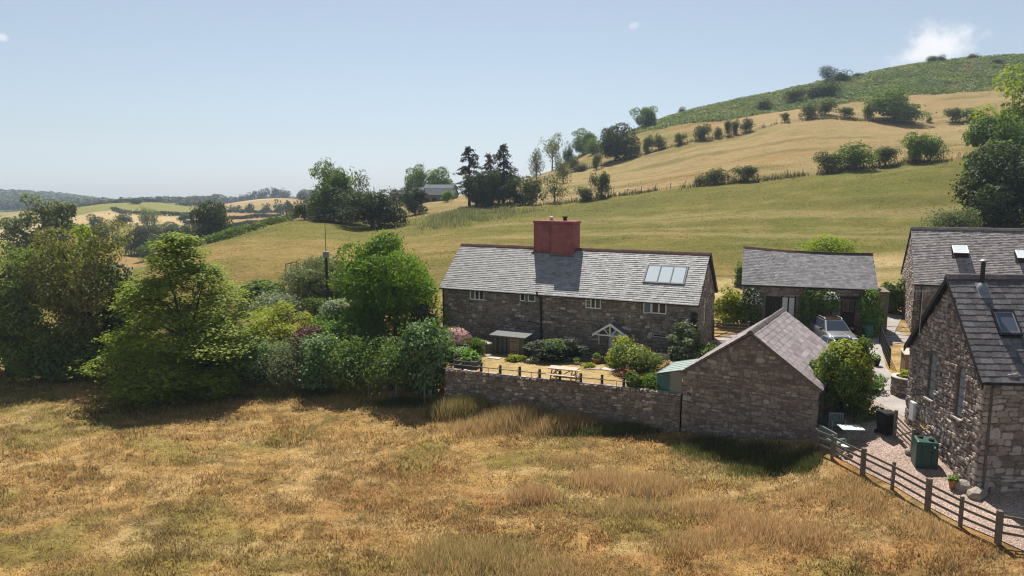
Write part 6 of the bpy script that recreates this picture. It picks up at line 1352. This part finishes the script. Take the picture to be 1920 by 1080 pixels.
# ---- hedgerows
def hedge(label, pts, h, w_, n, ls, lm, seed, name='hedgerow'):
    rs = np.random.RandomState(seed); P = np.array([onground(px, Y)[:2] for px, Y in pts]); seg = np.hypot(*np.diff(P, axis=0).T); cum = np.r_[0, np.cumsum(seg)]; s = rs.uniform(0, cum[-1], n)
    x = np.interp(s, cum, P[:, 0]) + rs.normal(size=n) * w_ * .35; y = np.interp(s, cum, P[:, 1]) + rs.normal(size=n) * w_ * .35; top = h * (.7 + .6 * vnoise(s / (3 * h), s * 0 + seed))
    z = Tn(x, y) + top * rs.uniform(0, 1, n) ** .6; V, Q = leaves(np.stack([x, y, z], 1) - np.array([*P[0], 0]), rs.normal(size=(n, 3)) * .6 + np.array([0, -.3, .5]), ls, rs)
    o = link(name, npmesh(name, V, Q), lm); o.location = (P[0][0], P[0][1], 0); return tag(o, label, 'hedge', 'hedgerows between the fields')
hedge('long hedge running up the left brow of the meadow', [(385, 112), (430, 118), (480, 125), (545, 133)], 1.4, 1.6, 2600, .4, L_MID, 1)
hedge('hedge across the pale valley fields, nearest one', [(425, 300), (470, 320), (530, 330)], 1.6, 2.5, 1200, .9, L_DARK, 2)
hedge('hedge across the pale valley fields, second one', [(432, 380), (480, 390), (525, 395)], 1.8, 2.5, 1000, 1.1, L_DARK, 3)
hedge('hedge curving over the green valley fields', [(290, 395), (320, 400), (350, 410), (378, 415)], 1.8, 2.5, 1000, 1.1, L_DARK, 4)
hedge('hedge along the lower edge of the green valley fields', [(345, 330), (375, 330), (400, 340)], 1.8, 2.5, 800, 1.1, L_DARK, 5)
hedge('hedge along the top of the tan valley hill', [(150, 520), (190, 515), (250, 530), (300, 560)], 2.2, 3, 1200, 1.3, L_DARK, 6)
hedge('short hedge dropping from the tan hill crest', [(212, 430), (225, 410), (250, 400), (285, 395)], 1.8, 2.5, 900, 1.1, L_DARK, 7)
hedge('hedge along the top of the right far fields', [(425, 480), (480, 490), (530, 500)], 2.2, 3, 1000, 1.3, L_DARK, 8)
# ---- hill fences
def hill_fence(label, pts, step, h, name='stock_fence'):
    P = np.array([onground(px, Y)[:2] for px, Y in pts]); seg = np.hypot(*np.diff(P, axis=0).T); cum = np.r_[0, np.cumsum(seg)]; n = int(cum[-1] / step); o = empty(name, (*P[0], T(*P[0])), 0, label, 'fence'); b = MB(); b.tube([(0, 0, -.2), (0, 0, h)], .06, 4); me = b.mesh('post'); me.materials.append(OLDW); rr = random.Random(n); tops = []
    for k in range(n + 1):
        s = cum[-1] * k / n; x, y = float(np.interp(s, cum, P[:, 0])), float(np.interp(s, cum, P[:, 1])); q = bpy.data.objects.new('post', me); COL.objects.link(q); q.parent = o; q.location = (x - P[0][0], y - P[0][1], T(x, y) - o.location.z); q.scale = (1, 1, rr.uniform(.8, 1.15)); q.rotation_euler = (rr.uniform(-.08, .08), rr.uniform(-.08, .08), 0); tops.append(q.location.copy())
    b = MB()
    for f_ in (.4, .9): b.tube([t + Vector((0, 0, h * f_)) for t in tops], .012, 3, False)
    b.build('wire', STEEL, o)
hill_fence('lower post-and-wire fence across the hill below the thorns', [(1020, 135), (1100, 134), (1200, 132.5), (1300, 131), (1400, 130), (1500, 129), (1600, 128), (1690, 127), (1800, 125)], 2.6, 1.25)
hill_fence('upper post-and-wire fence climbing the hill through the thorns', [(1000, 196), (1100, 202), (1200, 203.5), (1300, 201), (1400, 200), (1500, 199), (1600, 198)], 3.4, 1.25)
x, y, g = onground(452, 62); LR = fence('broken_rail_fence', [onground(px, Y)[:2] for px, Y in ((536, 64.4), (546, 65.0), (557, 65.6))], 'broken timber rails at the foot of the meadow behind the beech', OLDW, OLDW, (.72,), .7, .04, seed=8)

# ================================================================== uncountable growth
def pip(x, y, poly):
    ins = np.zeros(len(x), bool); n = len(poly)
    for i in range(n):
        x0, y0 = poly[i]; x1, y1 = poly[(i + 1) % n]; c = ((y0 > y) != (y1 > y)) & (x < (x1 - x0) * (y - y0) / (y1 - y0 + 1e-12) + x0); ins ^= c
    return ins
FIELD_POLY = [wxy(-75, -.1), wxy(14.0, -.1), (9.15, 36.1), (14.75, 32.5), (14.25, 31.2), (14.8, 28.6), (15.3, 27.1), (15.65, 25.2), (16.5, 22.5), (18.0, 21.5), (24, 20.8), (24, 8), (-60, 8)]
def blades(name, x, y, h, wd, col, rs, lean=.6, zf=None, m=None):
    n = len(x); z = Tn(x, y) if zf is None else zf; a = rs.uniform(0, 6.28, n); c, s = np.cos(a), np.sin(a); la = rs.uniform(0, 6.28, n); l = h * lean * rs.uniform(.2, 1, n)
    b0 = np.stack([x - c * wd, y - s * wd, z - .02], 1); b1 = np.stack([x + c * wd, y + s * wd, z - .02], 1); tp = np.stack([x + np.cos(la) * l, y + np.sin(la) * l, z + h * np.sqrt(np.maximum(1 - (l / h) ** 2 * .8, .05))], 1)
    V = np.stack([b0, b1, tp], 1).reshape(-1, 3); me = npmesh(name, V, None, np.arange(3 * n).reshape(-1, 3)); vcol(me, np.repeat(np.clip(col, 0, 1), 3, 0)); return tag(link(name, me, m), kind='stuff')
GM = grassm('grass_blade', .5)
rs = np.random.RandomState(3); n = 520000
y = 16.5 + (47 * 1.0) * rs.rand(n) ** 1.25; x = y * rs.uniform(-.80, .80, n); k = pip(x, y, FIELD_POLY) & (y < 62)
cl = fbm(x, y, .55, 3); k &= rs.rand(n) < sstep(.30, .60, cl) * .9 + .1; x, y = x[k], y[k]; cl = cl[k]
h = (.05 + .13 * sstep(.4, .72, fbm(x + 5, y, 1.6, 3))) * rs.uniform(.5, 1.5, len(x)); col = fieldcol(x, y); col = lerp(col, STRAW * 1.05, rs.rand(len(x)) ** 3 * .9) * rs.uniform(.7, 1.5, (len(x), 1))
tag(blades('field_grass', x, y, h, .012 + .0006 * y, col, rs, .85, m=GM), 'short parched grass covering the foreground field', 'grass')
# flattened straw lying in swathes
n = 260000; y = 16.5 + 38 * rs.rand(n) ** 1.25; x = y * rs.uniform(-.80, .80, n); k = pip(x, y, FIELD_POLY) & (rs.rand(n) < sstep(.46, .66, fbm(x + 60, y * 1.9, 1.5, 4))); x, y = x[k], y[k]
col = lerp(fieldcol(x, y), STRAW * 1.0, rs.uniform(.2, .9, len(x))) * rs.uniform(.7, 1.4, (len(x), 1))
tag(blades('straw', x, y, rs.uniform(.12, .34, len(x)), .007 + .0004 * y, col, rs, 1.12, m=GM), 'pale straw lying flattened across the field', 'straw')
# taller uncut patches; dark green ones by gable and hedge also deepen shade in colour
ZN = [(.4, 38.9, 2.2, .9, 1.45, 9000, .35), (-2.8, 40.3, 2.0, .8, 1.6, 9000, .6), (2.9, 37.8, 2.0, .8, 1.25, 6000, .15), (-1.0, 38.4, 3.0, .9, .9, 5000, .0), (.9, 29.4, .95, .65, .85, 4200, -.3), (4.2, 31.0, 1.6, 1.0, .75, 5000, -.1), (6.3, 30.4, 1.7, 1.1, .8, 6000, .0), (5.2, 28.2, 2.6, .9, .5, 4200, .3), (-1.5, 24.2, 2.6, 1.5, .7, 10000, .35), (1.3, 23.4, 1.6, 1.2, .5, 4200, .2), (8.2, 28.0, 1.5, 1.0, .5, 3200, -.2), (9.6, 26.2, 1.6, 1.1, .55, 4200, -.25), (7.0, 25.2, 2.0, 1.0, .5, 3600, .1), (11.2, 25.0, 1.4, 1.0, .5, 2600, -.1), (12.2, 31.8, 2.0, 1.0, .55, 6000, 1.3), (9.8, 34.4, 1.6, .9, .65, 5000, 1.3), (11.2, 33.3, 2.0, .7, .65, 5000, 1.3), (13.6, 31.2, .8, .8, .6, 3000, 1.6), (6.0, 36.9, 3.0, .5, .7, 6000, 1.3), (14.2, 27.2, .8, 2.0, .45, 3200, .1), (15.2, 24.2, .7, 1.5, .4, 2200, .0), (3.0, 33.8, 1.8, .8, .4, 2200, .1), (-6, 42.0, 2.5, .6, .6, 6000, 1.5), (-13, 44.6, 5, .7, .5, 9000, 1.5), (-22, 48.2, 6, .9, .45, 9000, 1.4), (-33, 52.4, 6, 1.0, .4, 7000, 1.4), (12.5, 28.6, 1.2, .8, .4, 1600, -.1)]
X, Y_, H_, G_ = [], [], [], []
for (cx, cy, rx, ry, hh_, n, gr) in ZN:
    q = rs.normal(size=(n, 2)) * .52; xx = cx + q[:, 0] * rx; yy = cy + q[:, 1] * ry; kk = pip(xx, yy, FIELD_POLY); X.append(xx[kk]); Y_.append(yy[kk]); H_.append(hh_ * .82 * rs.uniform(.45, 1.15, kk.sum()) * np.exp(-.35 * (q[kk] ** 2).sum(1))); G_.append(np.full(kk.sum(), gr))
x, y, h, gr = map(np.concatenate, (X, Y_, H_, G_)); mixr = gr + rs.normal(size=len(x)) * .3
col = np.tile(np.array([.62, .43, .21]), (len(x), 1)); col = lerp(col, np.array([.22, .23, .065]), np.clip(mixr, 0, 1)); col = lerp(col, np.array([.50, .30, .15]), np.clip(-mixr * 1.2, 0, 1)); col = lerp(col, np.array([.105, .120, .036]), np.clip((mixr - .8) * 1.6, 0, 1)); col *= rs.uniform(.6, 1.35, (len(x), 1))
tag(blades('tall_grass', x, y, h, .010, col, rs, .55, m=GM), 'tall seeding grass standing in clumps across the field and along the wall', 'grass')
# meadow and slope tussocks
n = 65000; y = 58 + 95 * rs.rand(n) ** 1.3; x = y * rs.uniform(-.62, .80, n); px = 960 + FPX * x / y; k = (px > 270) & ~((y < 66) & (px > 860)); k &= rs.rand(n) < sstep(.36, .62, fbm(x * .6, y, 2.4, 3)) + .08; x, y = x[k], y[k]
col = hillcol(x, y) * rs.uniform(.95, 1.3, (len(x), 1)); h = (.06 + .0005 * y) * rs.uniform(.5, 1.5, len(x))
tag(blades('meadow_grass', x, y, h, .035 + .0004 * y, col, rs, .9, m=GM), 'tussocky grass on the meadow and hill behind the houses', 'grass')
# rough uncut strips under the hill fences
for nm, pts, lb, n in (('rough_grass', [(1000, 134.5), (1100, 133.5), (1200, 132), (1300, 130.5), (1400, 129.5), (1500, 128.5), (1600, 127.5), (1690, 126.5), (1800, 124.5)], 'rough uncut grass and nettles along the lower hill fence', 3800), ('rough_grass', [(1000, 196), (1100, 202), (1200, 203), (1300, 200.5), (1400, 199.5), (1500, 198.5), (1700, 196)], 'rough uncut grass along the upper hill fence', 3000)):
    P = np.array(pts); px = rs.uniform(P[0, 0], P[-1, 0], n); y = np.interp(px, P[:, 0], P[:, 1]) + rs.normal(size=n) * .8; x = (px - 960) / FPX * y; kk = rs.rand(n) < sstep(.3, .62, fbm(x, y, 5, 3)); x, y = x[kk], y[kk]
    tag(blades(nm, x, y, rs.uniform(.3, 1.1, len(x)), .10, np.tile(np.array([.16, .15, .055]), (len(x), 1)) * rs.uniform(.5, 1.5, (len(x), 1)), rs, .5, m=GM), lb, 'grass')
# rushes on the brow below the barns
n = 9000; y = 124 + rs.normal(size=n) * 8; px = 900 + rs.normal(size=n) * 55 - (124 - y) * 3; x = (px - 960) / FPX * y; kk = rs.rand(n) < sstep(.35, .6, fbm(x, y, 4, 3)); x, y = x[kk], y[kk]; n = len(x); col = np.tile(np.array([.20, .21, .085]), (n, 1)) * rs.uniform(.7, 1.4, (n, 1))
tag(blades('rushes', x, y, rs.uniform(.4, 1.0, n), .07, col, rs, .35, m=GM), 'grey-green rushes and nettles on the brow below the larches', 'rushes')
# bracken
n = 90000; px = rs.uniform(985, 2050, n); y = rs.uniform(226, 312, n); x = (px - 960) / FPX * y; br = np.interp(px, HP, BR) + (fbm(x, y, 18, 3) - .5) * 16; k = (y > br - 1.5) & (rs.rand(n) < sstep(.38, .52, fbm(x, y, 5, 4)) + .15); x, y = x[k], y[k]; n = len(x)
z = Tn(x, y) + rs.uniform(.0, .9, n) * (.4 + .8 * fbm(x, y, 6, 3)); V, Q = leaves(np.stack([x, y, z], 1), rs.normal(size=(n, 3)) * .5 + np.array([0, -.2, .8]), .75, rs)
BRK = LM('bracken_frond', [(0, (0.065, 0.090, 0.029)), (.5, (0.109, 0.145, 0.046)), (.85, (0.167, 0.189, 0.072)), (1, (0.290, 0.189, 0.072))], .35, bs=.10)
tag(tag(link('bracken', npmesh('bracken', V, Q), BRK), kind='stuff'), 'green bracken covering the top of the hill', 'bracken')
# far woods
n = 3000; px = rs.uniform(-330, 640, n); y = rs.uniform(780, 1330, n); k = ~((np.abs(px - 495) < 75) & (y < 1000)); px, y = px[k], y[k]; x = (px - 960) / FPX * y; n = len(x); z = Tn(x, y); r = rs.uniform(4.5, 8, n); m_ = 34
d = rs.normal(size=(n, m_, 3)); d[..., 2] = np.abs(d[..., 2]); d /= np.linalg.norm(d, axis=2, keepdims=True); Cn = np.stack([x, y, z + 3], 1)[:, None] + d * (r[:, None, None] * np.array([1, 1, 1.15])); V, Q = leaves(Cn.reshape(-1, 3), (d + rs.normal(size=d.shape) * .3).reshape(-1, 3), 4.2, rs, .8)
tag(tag(link('far_woodland', npmesh('far_woodland', V, Q), L_FAR), kind='stuff'), 'dense woodland covering the distant ridges on the left', 'woodland')

# ------------------------------------------------------------------ summer haze over the valley
HZ = MB(); HZ.box(-3600, 3600, -60, 2600, -75, 112); hz = HZ.build('haze', None); tag(hz, kind='stuff')
hm = bpy.data.materials.new('haze_air'); hm.use_nodes = True; t_ = hm.node_tree; t_.nodes.clear(); ho = t_.nodes.new('ShaderNodeOutputMaterial'); pv = t_.nodes.new('ShaderNodeVolumePrincipled')
pv.inputs['Color'].default_value = (.68, .82, 1.0, 1); pv.inputs['Density'].default_value = .00025; pv.inputs['Anisotropy'].default_value = .2
t_.links.new(pv.outputs[0], ho.inputs['Volume']); hz.data.materials.append(hm); hm.cycles.homogeneous_volume = True if hasattr(hm.cycles, 'homogeneous_volume') else False
